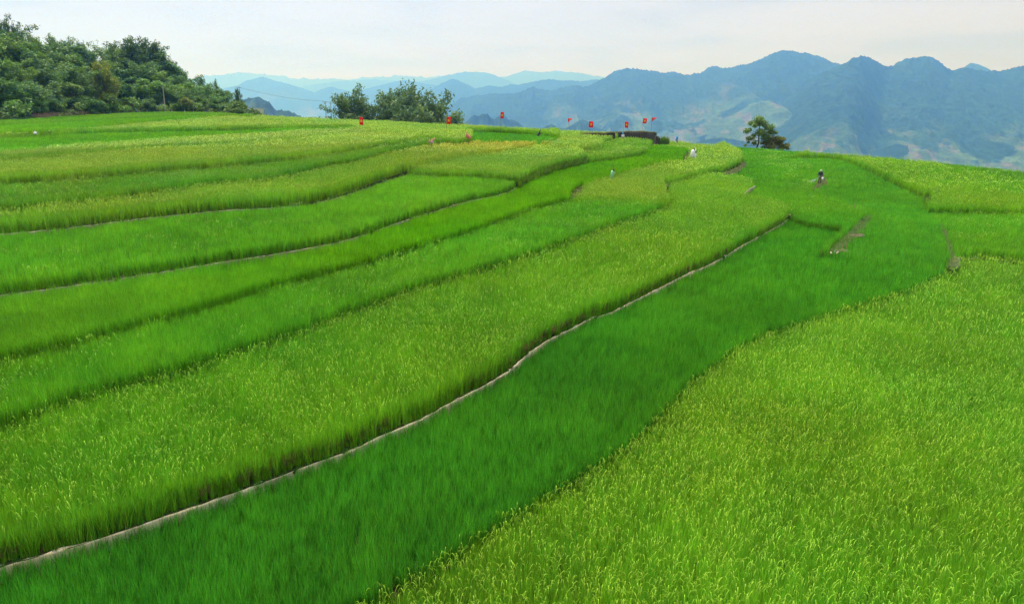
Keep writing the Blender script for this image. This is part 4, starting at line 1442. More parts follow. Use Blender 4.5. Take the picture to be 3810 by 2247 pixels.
tb = tp(950, 1250); tb_g = float(hill_z(tb[0], tb[1])) - 0.2
lt = empty("tree", (tb[0], tb[1], tb_g))
rg_ = np.random.default_rng(77)
mb = MB()
O = np.array((tb[0], tb[1], tb_g))
mb.tube([(0, 0, 0), tuple(tp(950, 1250) - O), tuple(tp(1008, 1110) - O), tuple(tp(1020, 900) - O), tuple(tp(1030, 700) - O), tuple(tp(1050, 560) - O), tuple(tp(1040, 420) - O)], [0.19, 0.16, 0.14, 0.12, 0.09, 0.06, 0.03], 6)
BL = [(1020, 390, 150, 0), (780, 490, 95, .6), (890, 560, 80, -.6), (640, 730, 100, 0), (740, 690, 60, .5), (1180, 500, 120, -.5), (1000, 470, 120, .8), (1380, 620, 120, .3), (1250, 640, 90, -.8), (1060, 770, 140, -.6), (1150, 800, 110, .8), (1400, 760, 110, .4), (860, 870, 75, .2), (720, 960, 95, 0), (830, 950, 60, -.4), (880, 1090, 85, .4), (690, 1070, 55, 0), (600, 1170, 50, 0), (1250, 880, 140, .2), (1550, 780, 60, 0), (1180, 960, 90, -.5)]
blobs = []
for (zx, zy, r, dy) in BL:
    c = tp(zx, zy, dy) - O; R = r / 8.243 * SCL
    blobs.append((*c, R * 1.1, R * 0.85))
    tz = min(1.0, max(0.05, (1250 - zy) / 900))
    a = tp(1020, min(1150, zy + 90)) - O
    mb.tube([tuple(a), tuple((a + c) / 2 + np.array((0, 0, -0.1))), tuple(c)], [0.055, 0.04, 0.015], 4, False)
link("trunk", mb_mesh(mb, "trunk", M_BARK), None, lt)
me_ = crown_mesh("crown", blob_points(blobs, 900, rg_, 0.3), 0.22, rg_, droop=0.15, asp=0.6)
cr_ = link("crown", me_, None, lt); cr_.color = (0.165, 0.265, 0.05, 1)
tag(lt, "lone open-branched tree on the skyline of the right shoulder", "tree")

bb = tp(1450, 1270); bb_g = float(hill_z(bb[0], bb[1])) - 0.2
lb = empty("bush", (bb[0], bb[1], bb_g)); O = np.array((bb[0], bb[1], bb_g))
mb = MB(); blobs = []
for (zx, zy, r, dy) in [(1300, 1090, 150, 0), (1520, 980, 150, .4), (1720, 990, 120, 0), (1860, 1170, 110, -.4), (1400, 1210, 140, -.5), (1150, 1090, 90, .3), (1600, 1120, 150, .6), (1150, 1230, 80, 0), (1700, 1230, 120, 0), (1900, 1260, 70, .3), (1350, 960, 90, 0)]:
    c = tp(zx, zy, dy) - O; R = r / 8.243 * SCL
    blobs.append((*c, R, R * 0.7))
    mb.tube([(0, 0, 0), tuple(c * np.array((.55, .55, .5))), tuple(c)], [0.06, 0.04, 0.015], 4, False)
link("stems", mb_mesh(mb, "stems", M_BARK), None, lb)
me_ = crown_mesh("crown", blob_points(blobs, 800, rg_, 0.25), 0.26, rg_, droop=0.2, asp=0.6)
cr_ = link("crown", me_, None, lb); cr_.color = (0.17, 0.19, 0.036, 1)
tag(lb, "brownish green bush on the skyline right of the lone tree", "bush")

# ------------------------------------------------------------------ banana plants
M_BANANA = mat_leaf("banana_leaf", (0.13, 0.22, 0.05), 0.3)


def banana(sx, ytop, D, seed, label, n=9):
    rg = np.random.default_rng(seed)
    q = at_y(sx, 440, D); gz = float(hill_z(q[0], q[1])) - 0.1
    hgt = at_y(sx, ytop, D)[2] - gz
    e = empty("banana_plant", (q[0], q[1], gz))
    mb = MB(); mb.tube([(0, 0, 0), (0, 0, hgt * 0.55)], [0.14, 0.08], 7)
    mb.build("stem", M_CULM, e)
    for k in range(n):
        a = 2 * np.pi * k / n + rg.normal(0, 0.25); ln = hgt * rg.uniform(0.42, 0.62); st = rg.uniform(0.5, 1.25)
        V, F = [], []
        ns = 6
        for s in range(ns + 1):
            t = s / ns
            rr = ln * t * math.cos(st) + ln * 0.25 * t * t
            zz = hgt * 0.52 + ln * t * math.sin(st) - ln * 0.45 * t ** 2.4
            w = 0.26 * math.sin(math.pi * (0.08 + 0.9 * t)) ** 0.7
            for sd, dz in ((-1, -0.07), (0, 0), (1, -0.07)):
                V.append((rr * math.cos(a) - sd * w * math.sin(a), rr * math.sin(a) + sd * w * math.cos(a), zz + dz))
        for s in range(ns):
            for j in (0, 1):
                b = s * 3 + j
                F.append((b, b + 1, b + 4, b + 3))
        me = bpy.data.meshes.new("leaf"); me.from_pydata(V, [], F); me.update()
        set_tint(me, np.full((len(V), 3), rg.uniform(0.8, 1.2)))
        link("leaf", me, M_BANANA, e)
    return tag(e, label, "banana plant")


banana(1150, 416, 188, 1, "banana plant left of the twin poles, leaves fanned out")
banana(1182, 411, 192, 2, "taller ragged banana plant nearest the twin poles", 6)
banana(1122, 428, 186, 3, "lowest banana plant at the left of the banana group", 7)

# ------------------------------------------------------------------ lamp post, poles and wires
M_CONC = mat_simple("concrete", (0.46, 0.44, 0.38), 0.85, (0.34, 0.32, 0.28), 4)
M_METAL = mat_simple("grey_metal", (0.35, 0.40, 0.42), 0.45, (0.28, 0.32, 0.34), 4)
M_PANEL = mat_simple("solar_panel", (0.04, 0.16, 0.24), 0.3, (0.06, 0.22, 0.30), 3)
M_POLE = mat_simple("pole_concrete", (0.24, 0.22, 0.21), 0.85, (0.17, 0.155, 0.15), 4)
M_WIRE = mat_simple("wire", (0.16, 0.16, 0.17), 0.6)
p = hill_pt(613, 1.0); D = p[1]
top = at_y(605.5, 321, D); tip = at_y(611, 310, D); end = at_y(621, 303, D)
lamp = empty("street_lamp", (p[0], p[1], p[2]))
O = p
mb = MB(); mb.tube([(0, 0, 0), tuple((top - O) * 0.62), tuple(top - O)], [0.15, 0.12, 0.08], 8); mb.build("post", M_CONC, lamp)
mb = MB(); mb.tube([tuple(top - O), tuple((top + tip) / 2 - O + np.array((-0.05, 0, 0.05))), tuple(tip - O)], 0.045, 6); mb.build("arm", M_METAL, lamp)
mb = MB(); c_ = tip - O + np.array((0.05, -0.05, 0.02)); mb.box(tuple(c_), (0.65, 0.26, 0.12), 0.2); mb.build("lamp_head", M_PANEL, lamp)
mb = MB(); c_ = end - O; mb.add([(c_[0] - .45, c_[1] - .3, c_[2] - .22), (c_[0] + .4, c_[1] - .3, c_[2] + .1), (c_[0] + .4, c_[1] + .3, c_[2] + .16), (c_[0] - .45, c_[1] + .3, c_[2] - .16), (c_[0] - .45, c_[1] - .3, c_[2] - .27), (c_[0] + .4, c_[1] - .3, c_[2] + .05), (c_[0] + .4, c_[1] + .3, c_[2] + .11), (c_[0] - .45, c_[1] + .3, c_[2] - .21)], [(0, 1, 2, 3), (7, 6, 5, 4), (0, 4, 5, 1), (1, 5, 6, 2), (2, 6, 7, 3), (3, 7, 4, 0)]); mb.build("solar_panel", M_PANEL, lamp)
mb = MB(); mb.tube([tuple(tip - O), tuple(end - O + np.array((0, 0, -0.05)))], 0.03, 5); mb.build("bracket", M_METAL, lamp)
tag(lamp, "solar street lamp on a pale concrete post before the left forest", "street lamp")

UD = 330.0
tops_w = []
for sx, yt, lab in ((1209.5, 379, "left concrete pole of the pair carrying cables, left of the bamboo grove"), (1229.5, 380, "right concrete pole of the pair, half against the bamboo grove")):
    t_ = at_y(sx, yt, UD); gz = float(hill_z(t_[0], t_[1])) - 0.3
    e = empty("utility_pole", (t_[0], t_[1], gz))
    hh = t_[2] - gz
    mb = MB(); mb.tube([(0, 0, 0), (0, 0, hh)], [0.22, 0.13], 8); mb.build("post", M_POLE, e)
    mb = MB(); mb.box((0, 0, hh - 0.10), (2.3, 0.14, 0.14)); mb.build("crossarm", M_POLE, e)
    for sgn in (-1, 1):
        mb = MB(); mb.tube([(sgn * 1.0, 0, hh - 0.12), (0, 0, hh - 1.15)], 0.06, 5); mb.build("brace", M_POLE, e)
    for q in (-1.0, 0.0, 1.0):
        mb = MB(); mb.lathe([(0.03, 0), (0.09, 0.05), (0.05, 0.12), (0.09, 0.18), (0.03, 0.25)], (q, 0, hh - 0.03), 7); mb.build("insulator", M_CONC, e)
    tag(e, lab, "utility pole")
    tops_w.append((t_[0], t_[1], gz + hh + 0.2))
t_ = at_y(889, 323, 300.0); gz = float(hill_z(t_[0], t_[1])) - 0.3
e = empty("utility_pole", (t_[0], t_[1], gz)); hh = t_[2] - gz
mb = MB(); mb.tube([(0, 0, 0), (0, 0, hh)], [0.2, 0.11], 8); mb.build("post", M_POLE, e)
mb = MB(); mb.box((0, 0, hh - 0.4), (1.6, 0.12, 0.12)); mb.build("crossarm", M_POLE, e)
tag(e, "slim pole against the sky at the right end of the forest", "utility pole")
lp = np.array((t_[0], t_[1], gz + hh - 0.3))
for q, lab in ((-1.0, "overhead cable between forest and twin poles, leftmost on the crossarm"), (0.0, "overhead cable between forest and twin poles, middle of the crossarm"), (1.0, "overhead cable between forest and twin poles, rightmost on the crossarm")):
    a = np.array(tops_w[0]) + np.array((q, 0, 0)); b = lp + np.array((q * 0.7, 0, 0))
    ps = []
    for k in range(15):
        t = k / 14
        ps.append(tuple(a * (1 - t) + b * t + np.array((0, 0, -4.0 * 1.1 * t * (1 - t)))))
    mb = MB(); mb.tube(ps, 0.018, 4)
    tag(mb.build("power_cable", M_WIRE), lab, "cable", "overhead cables")

# ------------------------------------------------------------------ dark stone wall on the crest
M_WALL = mat_simple("mossy_stone", (0.014, 0.013, 0.011), 0.95, (0.040, 0.036, 0.026), 2.4, 0.9, 7)


def rough_wall(name, foot, topy, depth, label, seed):
    """foot: photo points of the wall's foot (x, y, level), topy: photo y of its upper edge at each point"""
    rg = np.random.default_rng(seed)
    P, Tz = [], []
    for (x, y, z), ty in zip(foot, topy):
        q = at_z(x, y, z); P.append(q); Tz.append(at_y(x, ty, q[1])[2])
    P = np.array(P); Tz = np.array(Tz)
    s = np.cumsum(np.r_[0, np.linalg.norm(np.diff(P[:, :2], axis=0), axis=1)])
    n = int(s[-1] / 0.28) + 2; u = np.linspace(0, s[-1], n); nz = 7
    fx, fy = np.interp(u, s, P[:, 0]), np.interp(u, s, P[:, 1])
    zb, zt = np.interp(u, s, P[:, 2]) - 1.4, np.interp(u, s, Tz)
    zt = zt + 0.09 * (fbm(u * 1.3, u * 0 + seed, 3) - 0.5) * 2
    rows = []
    for k in range(nz):
        t = k / (nz - 1)
        dsp = 0.20 * (fbm(u * 1.6 + 3 * k, u * 0 + 2.2 * k, 3) - 0.5) + 0.05 * rg.normal(0, 1, n)
        rows.append(np.stack([fx, fy + 0.35 * t + dsp, zb + (zt - zb) * t], 1))
    rows.append(np.stack([fx, fy + depth * 0.5, zt + 0.05], 1)); rows.append(np.stack([fx, fy + depth, zt - 0.1], 1)); rows.append(np.stack([fx, fy + depth + 0.2, zb], 1))
    V = np.stack(rows, 1)
    m = V.shape[1]; V = V.reshape(-1, 3)
    i = (np.arange(n - 1)[:, None] * m + np.arange(m - 1)[None]).ravel()[:, None]
    F = [np.concatenate([i, i + m, i + m + 1, i + 1], 1)]
    capl = np.array([[0, k, k + 1] for k in range(1, m - 1)]); capr = capl[:, ::-1] + (n - 1) * m
    me = mesh_np(name, V, F + [capl, capr], False)
    o = tag(link(name, me, M_WALL), label, "wall")
    return o, (fx, fy, zt)


TW = 3.28
_, w1 = rough_wall("stone_wall", [(2284, 505, TW), (2330, 508, TW), (2380, 512, TW), (2420, 517, TW), (2443, 519, TW)], [494, 492, 492, 493, 495], 2.2, "dark mossy stone wall with three flags on top at the skyline", 1)
_, w2 = rough_wall("stone_wall", [(2160, 501, 3.85), (2200, 503, 3.85), (2250, 505, 3.85), (2290, 505, 3.85)], [499.5, 499, 498, 496], 1.2, "low crumbling dark wall running left from the tall mossy wall", 2)
_, w3 = rough_wall("stone_wall", [(2440, 519.5, TW), (2452, 520, TW), (2457, 520.5, TW)], [505, 510, 516], 1.5, "broken right end of the dark mossy wall", 3)
for (fx_, fy_, zt_), hg_, lab_ in ((w1, 0.20, "dry grass fringe on top of the tall mossy wall"), (w2, 0.28, "dry grass fringe on top of the low crumbling wall")):
    u_ = rng.uniform(0, len(fx_) - 1, 150); i_ = np.arange(len(fx_))
    t_ = rng.random((150, 1))
    grass_on("grass", np.interp(u_, i_, fx_), np.interp(u_, i_, fy_) + rng.uniform(0.2, 1.0, 150), np.interp(u_, i_, zt_) - 0.02, hg_, np.array((0.16, 0.21, 0.05)) * t_ + np.array((0.26, 0.21, 0.09)) * (1 - t_), lab_, lod=1)
q_ = [at_z(x, 519.5, TW) for x in rng.uniform(2452, 2490, 140)]
grass_on("tall_grass", np.array([a[0] for a in q_]), np.array([a[1] for a in q_]) + rng.uniform(0, 1.5, 140), np.full(140, 2.4), 1.3, np.array((0.12, 0.25, 0.03)) * np.ones((140, 1)), "block of tall green grass right of the broken wall end", lod=1)

# ------------------------------------------------------------------ flags
M_RED = mat_leaf("flag_red", (0.80, 0.012, 0.010), 0.35, rough=0.7)
M_REDL = mat_leaf("flag_red_faded", (0.66, 0.06, 0.05), 0.35, rough=0.7)
M_YEL = mat_leaf("flag_star", (0.80, 0.55, 0.02), 0.3, rough=0.7)
M_STICK = mat_simple("bamboo_stick", (0.12, 0.10, 0.06), 0.8, (0.20, 0.17, 0.09), 5)
M_STICKL = mat_simple("pale_stick", (0.36, 0.25, 0.13), 0.85, (0.27, 0.18, 0.09), 5)


def canopy_at(plot, sx, sy):
    d_ = ray(sx, sy)
    return float(np.interp(d_[0] / d_[1], PL[plot]["az"], PL[plot]["zz"]))


def flag(px_pole_top, px_base, base_lv, f_x0, f_x1, f_y0, f_y1, label, fold=0.0, skew=0.0, red=None, star=True, gap=None):
    """pole from base to top, cloth hung from the hoist side; photo px set sizes at the pole's distance"""
    red = red or M_RED
    b = at_z(px_base[0], px_base[1], base_lv)
    D = b[1]
    t = at_y(px_pole_top[0], px_pole_top[1], D)
    foot = np.array((b[0], D, b[2] - 0.9))
    e = empty("flag", tuple(foot))
    mb = MB(); mb.tube([(0, 0, 0), tuple((t - foot) * 0.5), tuple(t - foot)], [0.026, 0.022, 0.016], 6)
    mb.build("pole", M_STICK, e)
    a0, a1 = at_y(f_x0, f_y0, D) - foot, at_y(f_x1, f_y1, D) - foot
    W, Hh = a1[0] - a0[0], a0[2] - a1[2]
    sg = math.copysign(1, W)
    dep = 0.55 * abs(W)

    def surf(u, v, off=0.0):
        x = a0[0] + W * u + skew * v * abs(W)
        y = dep * (0.30 * math.sin(u * 4.2 + v * 1.6) * u + 0.12 * math.sin(v * 5.0 + u * 3)) + off
        z = a0[2] - Hh * v * (1 - fold * u) - 0.05 * Hh * u * u * (1 - fold)
        return (x, y, z)
    nu, nv = 12, 14
    V = [surf(i / nu, j / nv) for j in range(nv + 1) for i in range(nu + 1)]
    F = [(j * (nu + 1) + i, j * (nu + 1) + i + 1, (j + 1) * (nu + 1) + i + 1, (j + 1) * (nu + 1) + i) for j in range(nv) for i in range(nu)]
    me = bpy.data.meshes.new("cloth"); me.from_pydata(V, [], F); me.update(); set_tint(me, np.ones((len(V), 3)))
    me.polygons.foreach_set("use_smooth", np.ones(len(F), dtype=bool))
    cl = link("cloth", me, red, e)
    md = cl.modifiers.new("thickness", 'SOLIDIFY'); md.thickness = 0.008
    if star:
        for off in (-0.022, 0.022):
            V, F = [], []
            ring = []
            R = 0.26 * Hh
            for k in range(10):
                r = R if k % 2 == 0 else R * 0.40
                an = math.pi / 2 + k * math.pi / 5
                ring.append((0.5 + r * math.cos(an) / abs(W) * min(1.0, abs(W) / (0.62 * Hh)), 0.5 - r * math.sin(an) / Hh))
            for f in (0.0, 0.5, 1.0):
                V += [surf(0.5 + (u - 0.5) * f, 0.5 + (v - 0.5) * f, off) for u, v in ring]
            for k in range(10):
                k2 = (k + 1) % 10
                F.append((k, 10 + k, 10 + k2)); F.append((10 + k, 20 + k, 20 + k2, 10 + k2))
            me = bpy.data.meshes.new("star"); me.from_pydata(V, [], F); me.update(); set_tint(me, np.ones((len(V), 3)))
            link("star", me, M_YEL, cl)
    return tag(e, label, "flag", "red flags with a yellow star")


cK = 0.75
flag((1337, 436), (1339, 484), canopy_at("K", 1339, 484) + cK, 1336, 1352, 437, 465, "leftmost red flag with yellow star, in front of the bamboo grove", skew=0.03)
flag((1662, 435), (1661, 486), canopy_at("K", 1661, 486) + cK, 1663, 1678.5, 436, 462, "red flag with yellow star at the right end of the bamboo grove", skew=-0.12)
flag((1863, 417), (1862, 489), canopy_at("K", 1862, 489) + cK, 1863, 1875.5, 417, 441, "red starred flag on the tallest pole, between grove and dark rag scarecrow", skew=-0.12)
flag((2116, 441), (2119, 484), canopy_at("Q", 2119, 486) + cK, 2113, 2128, 441.5, 456, "small half-folded red flag with a sliver of star, left of the walls", fold=0.85)
flag((2192, 451), (2193, 488), canopy_at("Q", 2193, 489) + cK, 2192, 2207.5, 452, 475, "red flag with yellow star above the low crumbling wall", skew=-0.06)
wz = 4.15
flag((2320.5, 452), (2319.5, 491), wz, 2325.5, 2337, 453.5, 476, "narrow red starred flag on the left end of the tall mossy wall", skew=-0.02)
flag((2393, 440), (2391, 490), wz, 2394, 2407, 441, 460, "red starred flag in the middle of the tall mossy wall", skew=-0.2)
flag((2425.5, 437), (2422.5, 490), wz, 2425, 2442, 438, 454, "paler triangular red flag without visible star, right end of the mossy wall", fold=0.9, red=M_REDL, star=False)


# ------------------------------------------------------------------ rag scarecrows
def cmat(name, c, c2=None, sc=9.0):
    return mat_simple(name, c, 0.9, c2 or tuple(q * 0.8 for q in c), sc)


def rag(name, px, D, foot, mat, parent, thick=0.10, dy=0.0):
    """puffed piece of cloth with the outline px (photo points) at distance D"""
    ring = np.array([at_y(x, y, D) for x, y in px]) - foot
    c = ring.mean(0)
    n = len(ring)
    V = []
    for f, t in ((1.0, -0.35), (0.62, -1.0), (0.0, -1.15)):
        for k in range(n if f > 0 else 1):
            q = c + (ring[k] - c) * f
            V.append((q[0], dy + t * thick + 0.03 * math.sin(7 * k), q[2]))
    b = len(V)
    for f, t in ((1.0, 0.35), (0.62, 1.0), (0.0, 1.15)):
        for k in range(n if f > 0 else 1):
            q = c + (ring[k] - c) * f
            V.append((q[0], dy + t * thick + 0.03 * math.sin(5 * k), q[2]))
    F = []
    for k in range(n):
        k2 = (k + 1) % n
        F += [(k, k2, n + k2, n + k), (n + k, n + k2, 2 * n)]
        F += [(b + k2, b + k, b + n + k, b + n + k2), (b + n + k2, b + n + k, b + 2 * n)]
        F += [(k2, k, b + k, b + k2)]
    me = bpy.data.meshes.new(name); me.from_pydata(V, [], F)
    me.polygons.foreach_set("use_smooth", np.ones(len(F), dtype=bool)); me.update()
    return link(name, me, mat, parent)


def scarecrow(base_px, lv, pole_px, label, pole_r=0.025):
    b = at_z(base_px[0], base_px[1], lv); D = b[1]
    foot = np.array((b[0], D, b[2] - 0.85))
    e = empty("scarecrow", tuple(foot))
    mb = MB(); mb.tube([(0, 0.0, 0)] + [tuple(at_y(x, y, D) - foot) for x, y in pole_px], pole_r, 6)
    mb.build("pole", M_STICK, e)
    tag(e, label, "scarecrow")
    return e, D, foot


def zc(o, s, pts):
    return [(o[0] + x / s, o[1] + y / s) for x, y in pts]


e, D, ft = scarecrow((1607, 538), canopy_at("P7", 1607, 538) + 0.7, [(1606, 530), (1603, 518), (1590, 504)], "scarecrow made of a striped pink shirt with spread sleeves")
c_ = zc((800, 250), 2.473, [(1960, 684), (1985, 676), (2000, 668), (2019, 653), (2025, 660), (2010, 678), (1990, 688), (1966, 694)])
rag("sleeves", c_, D, ft, cmat("striped_cloth", (0.50, 0.10, 0.12), (0.62, 0.32, 0.30), 14), e, 0.09)
rag("shirt", zc((800, 250), 2.473, [(1983, 682), (2008, 672), (2012, 706), (1996, 704), (1982, 712)]), D, ft, cmat("pale_pink_cloth", (0.62, 0.42, 0.38), (0.50, 0.30, 0.28)), e, 0.13, -0.02)
U0, US = (1600, 400), 5.496
e, D, ft = scarecrow((1741, 522), canopy_at("P7", 1741, 522) + 0.7, [(1740, 510), (1736, 496), (1731, 487)], "scarecrow of a hanging salmon-pink rag at the corner of the green patch")
rag("rag", zc(U0, US, [(722, 484), (742, 498), (757, 530), (797, 560), (842, 630), (843, 650), (815, 626), (786, 652), (745, 620), (728, 590), (744, 545), (732, 512)]), D, ft, cmat("salmon_cloth", (0.60, 0.22, 0.17), (0.50, 0.15, 0.12)), e, 0.14)
e, D, ft = scarecrow((2016, 531), canopy_at("G1", 2016, 531) + 0.5, zc(U0, US, [(2265, 560), (2250, 440), (2230, 308)]), "scarecrow of a dark grey rag on a long leaning rod", 0.016)
rag("rag", zc(U0, US, [(2256, 448), (2264, 470), (2247, 515), (2264, 530), (2256, 557), (2237, 570), (2222, 604), (2209, 577), (2184, 592), (2188, 565), (2215, 518), (2240, 470)]), D, ft, cmat("dark_cloth", (0.075, 0.07, 0.085), (0.045, 0.04, 0.05)), e, 0.10)
W0, WS = (2100, 380), 4.946
e, D, ft = scarecrow((2318, 517), canopy_at("T", 2318, 517) + 0.6, [(2318, 494)], "scarecrow of a white sack with blue top in front of the mossy wall")
rag("sack", zc(W0, WS, [(1055, 600), (1078, 596), (1101, 600), (1105, 628), (1102, 656), (1076, 658), (1051, 656), (1052, 628)]), D, ft, cmat("white_sack", (0.78, 0.76, 0.76)), e, 0.16)
rag("blue_cap", zc(W0, WS, [(1060, 557), (1076, 553), (1092, 557), (1087, 575), (1096, 601), (1076, 604), (1054, 601), (1066, 575)]), D, ft, cmat("blue_plastic", (0.05, 0.30, 0.62)), e, 0.12)
rag("red_hem", zc(W0, WS, [(1053, 656), (1076, 654), (1101, 656), (1099, 675), (1076, 678), (1055, 675)]), D, ft, cmat("red_hem", (0.62, 0.12, 0.06)), e, 0.14)
e, D, ft = scarecrow((2519, 538), canopy_at("V", 2519, 538) + 0.6, [(2519, 508)], "scarecrow with blue hood and purple skirt on the skyline")
rag("skirt", zc(W0, WS, [(2058, 682), (2075, 676), (2092, 682), (2094, 720), (2083, 775), (2067, 776), (2055, 715)]), D, ft, cmat("purple_cloth", (0.38, 0.25, 0.62)), e, 0.14)
rag("hood", zc(W0, WS, [(2056, 634), (2071, 627), (2086, 632), (2096, 660), (2087, 682), (2064, 690), (2047, 712), (2044, 690), (2058, 665)]), D, ft, cmat("blue_cloth", (0.04, 0.32, 0.70)), e, 0.14, -0.03)
e, D, ft = scarecrow((2581, 594), canopy_at("V", 2581, 594) + 0.65, [(2582, 575), (2584, 549)], "scarecrow of a white robe with two hanging legs beside the brown path")
MW = cmat("white_cloth", (0.90, 0.90, 0.90), (0.80, 0.80, 0.82), 3)
rag("left_leg", zc(W0, WS, [(2344, 884), (2362, 876), (2382, 880), (2378, 960), (2364, 1036), (2340, 1036), (2320, 1000), (2329, 930)]), D, ft, MW, e, 0.12)
rag("right_leg", zc(W0, WS, [(2380, 905), (2390, 870), (2401, 833), (2420, 868), (2432, 920), (2426, 1000), (2415, 1043), (2377, 1041), (2377, 980)]), D, ft, MW, e, 0.14, 0.04)
rag("dark_trim", zc(W0, WS, [(2398, 834), (2405, 858), (2396, 902), (2387, 884)]), D, ft, cmat("black_cloth", (0.03, 0.03, 0.04)), e, 0.05, -0.16)
rag("dark_patch", zc(W0, WS, [(2404, 906), (2416, 897), (2427, 905), (2426, 935), (2412, 942), (2403, 925)]), D, ft, cmat("black_cloth_b", (0.03, 0.03, 0.045)), e, 0.05, -0.17)
e, D, ft = scarecrow((2279, 670), canopy_at("V", 2279, 670) + 0.6, [(2281, 650), (2284, 628), (2279, 612)], "scarecrow of a pale green plastic bag with brown top at the bend")
rag("bag", zc(W0, WS, [(864, 1258), (895, 1264), (930, 1274), (927, 1310), (906, 1360), (896, 1416), (866, 1427), (847, 1405), (854, 1330)]), D, ft, cmat("green_plastic", (0.20, 0.46, 0.24), (0.26, 0.52, 0.30), 5), e, 0.13)
rag("brown_top", zc(W0, WS, [(888, 1221), (903, 1222), (917, 1236), (930, 1272), (912, 1276), (893, 1264)]), D, ft, cmat("brown_cloth", (0.16, 0.07, 0.05)), e, 0.10, -0.02)

b = at_z(131, 497, canopy_at("P11", 131, 497) + 0.75)
bag = empty("plastic_bag", (b[0], b[1], b[2] - 0.12))
bag.scale = (0.5, 0.5, 0.55)
mb = MB(); mb.lathe([(0.05, -0.05), (0.34, 0.05), (0.42, 0.25), (0.34, 0.46), (0.16, 0.58), (0.07, 0.64)], (0, 0, 0), 10); mb.build("sack", cmat("white_plastic", (0.80, 0.80, 0.80)), bag, True)
mb = MB(); mb.lathe([(0.06, 0.63), (0.12, 0.72), (0.15, 0.78)], (0, 0, 0), 8); mb.build("knot", cmat("white_plastic_b", (0.78, 0.78, 0.78)), bag, True)
tag(bag, "small white plastic bag on the paddy edge at the far left", "bag")

# ------------------------------------------------------------------ stakes and litter
def stake(x0, y0, x1, y1, lv, label, r=0.028, bury=0.5, mat=None, name="stake"):
    b = at_z(x1, y1, lv); t = at_y(x0, y0, b[1])
    mb = MB(); mb.tube([(0, 0, -bury), (0, 0, 0), tuple((t - b) * 0.55 + np.array((0.01, 0, 0))), tuple(t - b)], [r, r, r * 0.9, r * 0.75], 6)
    return tag(mb.build(name, mat or M_STICKL, None, False, tuple(b)), label, "stake")


stake(3213, 849, 3211, 878, 0.85, "tallest wooden stake at the far end of the grassy bund")
stake(3151, 901, 3148, 929, 0.85, "wooden stake at the near end of the grassy bund")
stake(3136, 911, 3134, 930, 0.85, "short orange-brown stake at the near end of the grassy bund", 0.04)
stake(3178, 759, 3177, 776, 1.25, "thin wooden stake alone in the rice above the grassy bund", 0.04)
stake(2985.5, 587, 2984, 600, 1.05, "pale stake in the rice up left of the farmer", 0.05)
stake(3076, 672, 3075, 688, 0.95, "stub of a stake at the right of the farmer's path", 0.06)
stake(3071, 676, 3070, 687, 0.95, "shorter stub beside the one at the farmer's path", 0.05)
for x, y0, y1, lab in ((547, 410, 418, "pale marker post at the forest edge, left of the lamp post"), (640, 409, 417, "pale marker post at the forest edge, just right of the lamp post"), (687, 412, 419, "pale marker post at the forest edge, well right of the lamp post")):
    stake(x, y0, x, y1, canopy_at("P13", x, y1) + 0.7, lab, 0.09, 0.8, cmat("pale_post", (0.62, 0.52, 0.45)), "marker_post")

rs = np.random.default_rng(3)
M_TWIG = mat_simple("dead_twig", (0.30, 0.20, 0.14), 0.9, (0.44, 0.33, 0.25), 5)
for (x0, x1, y0, y1, n, lab) in ((3170, 3209, 874, 882, 14, "heap of dead twigs across the middle of the grassy bund"), (3126, 3143, 930, 938, 8, "small heap of dead twigs at the near end of the grassy bund")):
    c = at_z((x0 + x1) / 2, (y0 + y1) / 2, 0.98)
    e = empty("twig_heap", tuple(c))
    for k in range(n):
        a = np.array(at_z(rs.uniform(x0, x1), rs.uniform(y0, y1), 0.98)) - c
        an = rs.normal(0.1, 0.35); L = rs.uniform(0.18, 0.42)
        mb = MB(); mb.tube([tuple(a + np.array((-L * math.cos(an), -L * math.sin(an) * .6, rs.uniform(-.03, .05)))), tuple(a + np.array((0, 0, rs.uniform(0, .12)))), tuple(a + np.array((L * math.cos(an), L * math.sin(an) * .6, rs.uniform(-.03, .06))))], rs.uniform(0.015, 0.03), 4)
        mb.build("twig", M_TWIG, e)
    tag(e, lab, "twigs")


def litter(px, lv, mat, label, hgt=0.06):
    c = at_z(*np.mean(px, 0), lv)
    ring = (np.array([at_z(x, y, lv) for x, y in px]) - c) * 0.6
    n = len(ring); V = [tuple(r) for r in ring] + [tuple(r * 0.6 + np.array((0, 0, hgt * rs.uniform(.5, 1.2)))) for r in ring] + [(0, 0, hgt * 0.8)]
    F = [(k, (k + 1) % n, n + (k + 1) % n, n + k) for k in range(n)] + [(n + k, n + (k + 1) % n, 2 * n) for k in range(n)]
    me = bpy.data.meshes.new("litter"); me.from_pydata(V, [], F); me.update()
    o = link("plastic_litter", me, mat, None, tuple(c))
    return tag(o, label, "litter")


litter([(3106, 943), (3114, 938), (3126, 934), (3127, 938), (3118, 943), (3108, 945)], 1.02, cmat("pinkish_plastic", (0.34, 0.24, 0.20), (0.28, 0.18, 0.14)), "pinkish plastic scrap at the near end of the grassy bund")
litter([(3087, 936), (3092, 935), (3095, 940), (3098, 945), (3088, 946)], 1.02, cmat("cream_plastic", (0.30, 0.27, 0.17)), "cream plastic scrap at the lower tip of the grassy bund")
litter([(3104, 935), (3108, 934), (3108, 938), (3104, 938)], 1.02, cmat("bluish_plastic", (0.45, 0.60, 0.62)), "tiny bluish plastic scrap between the pinkish and cream ones")

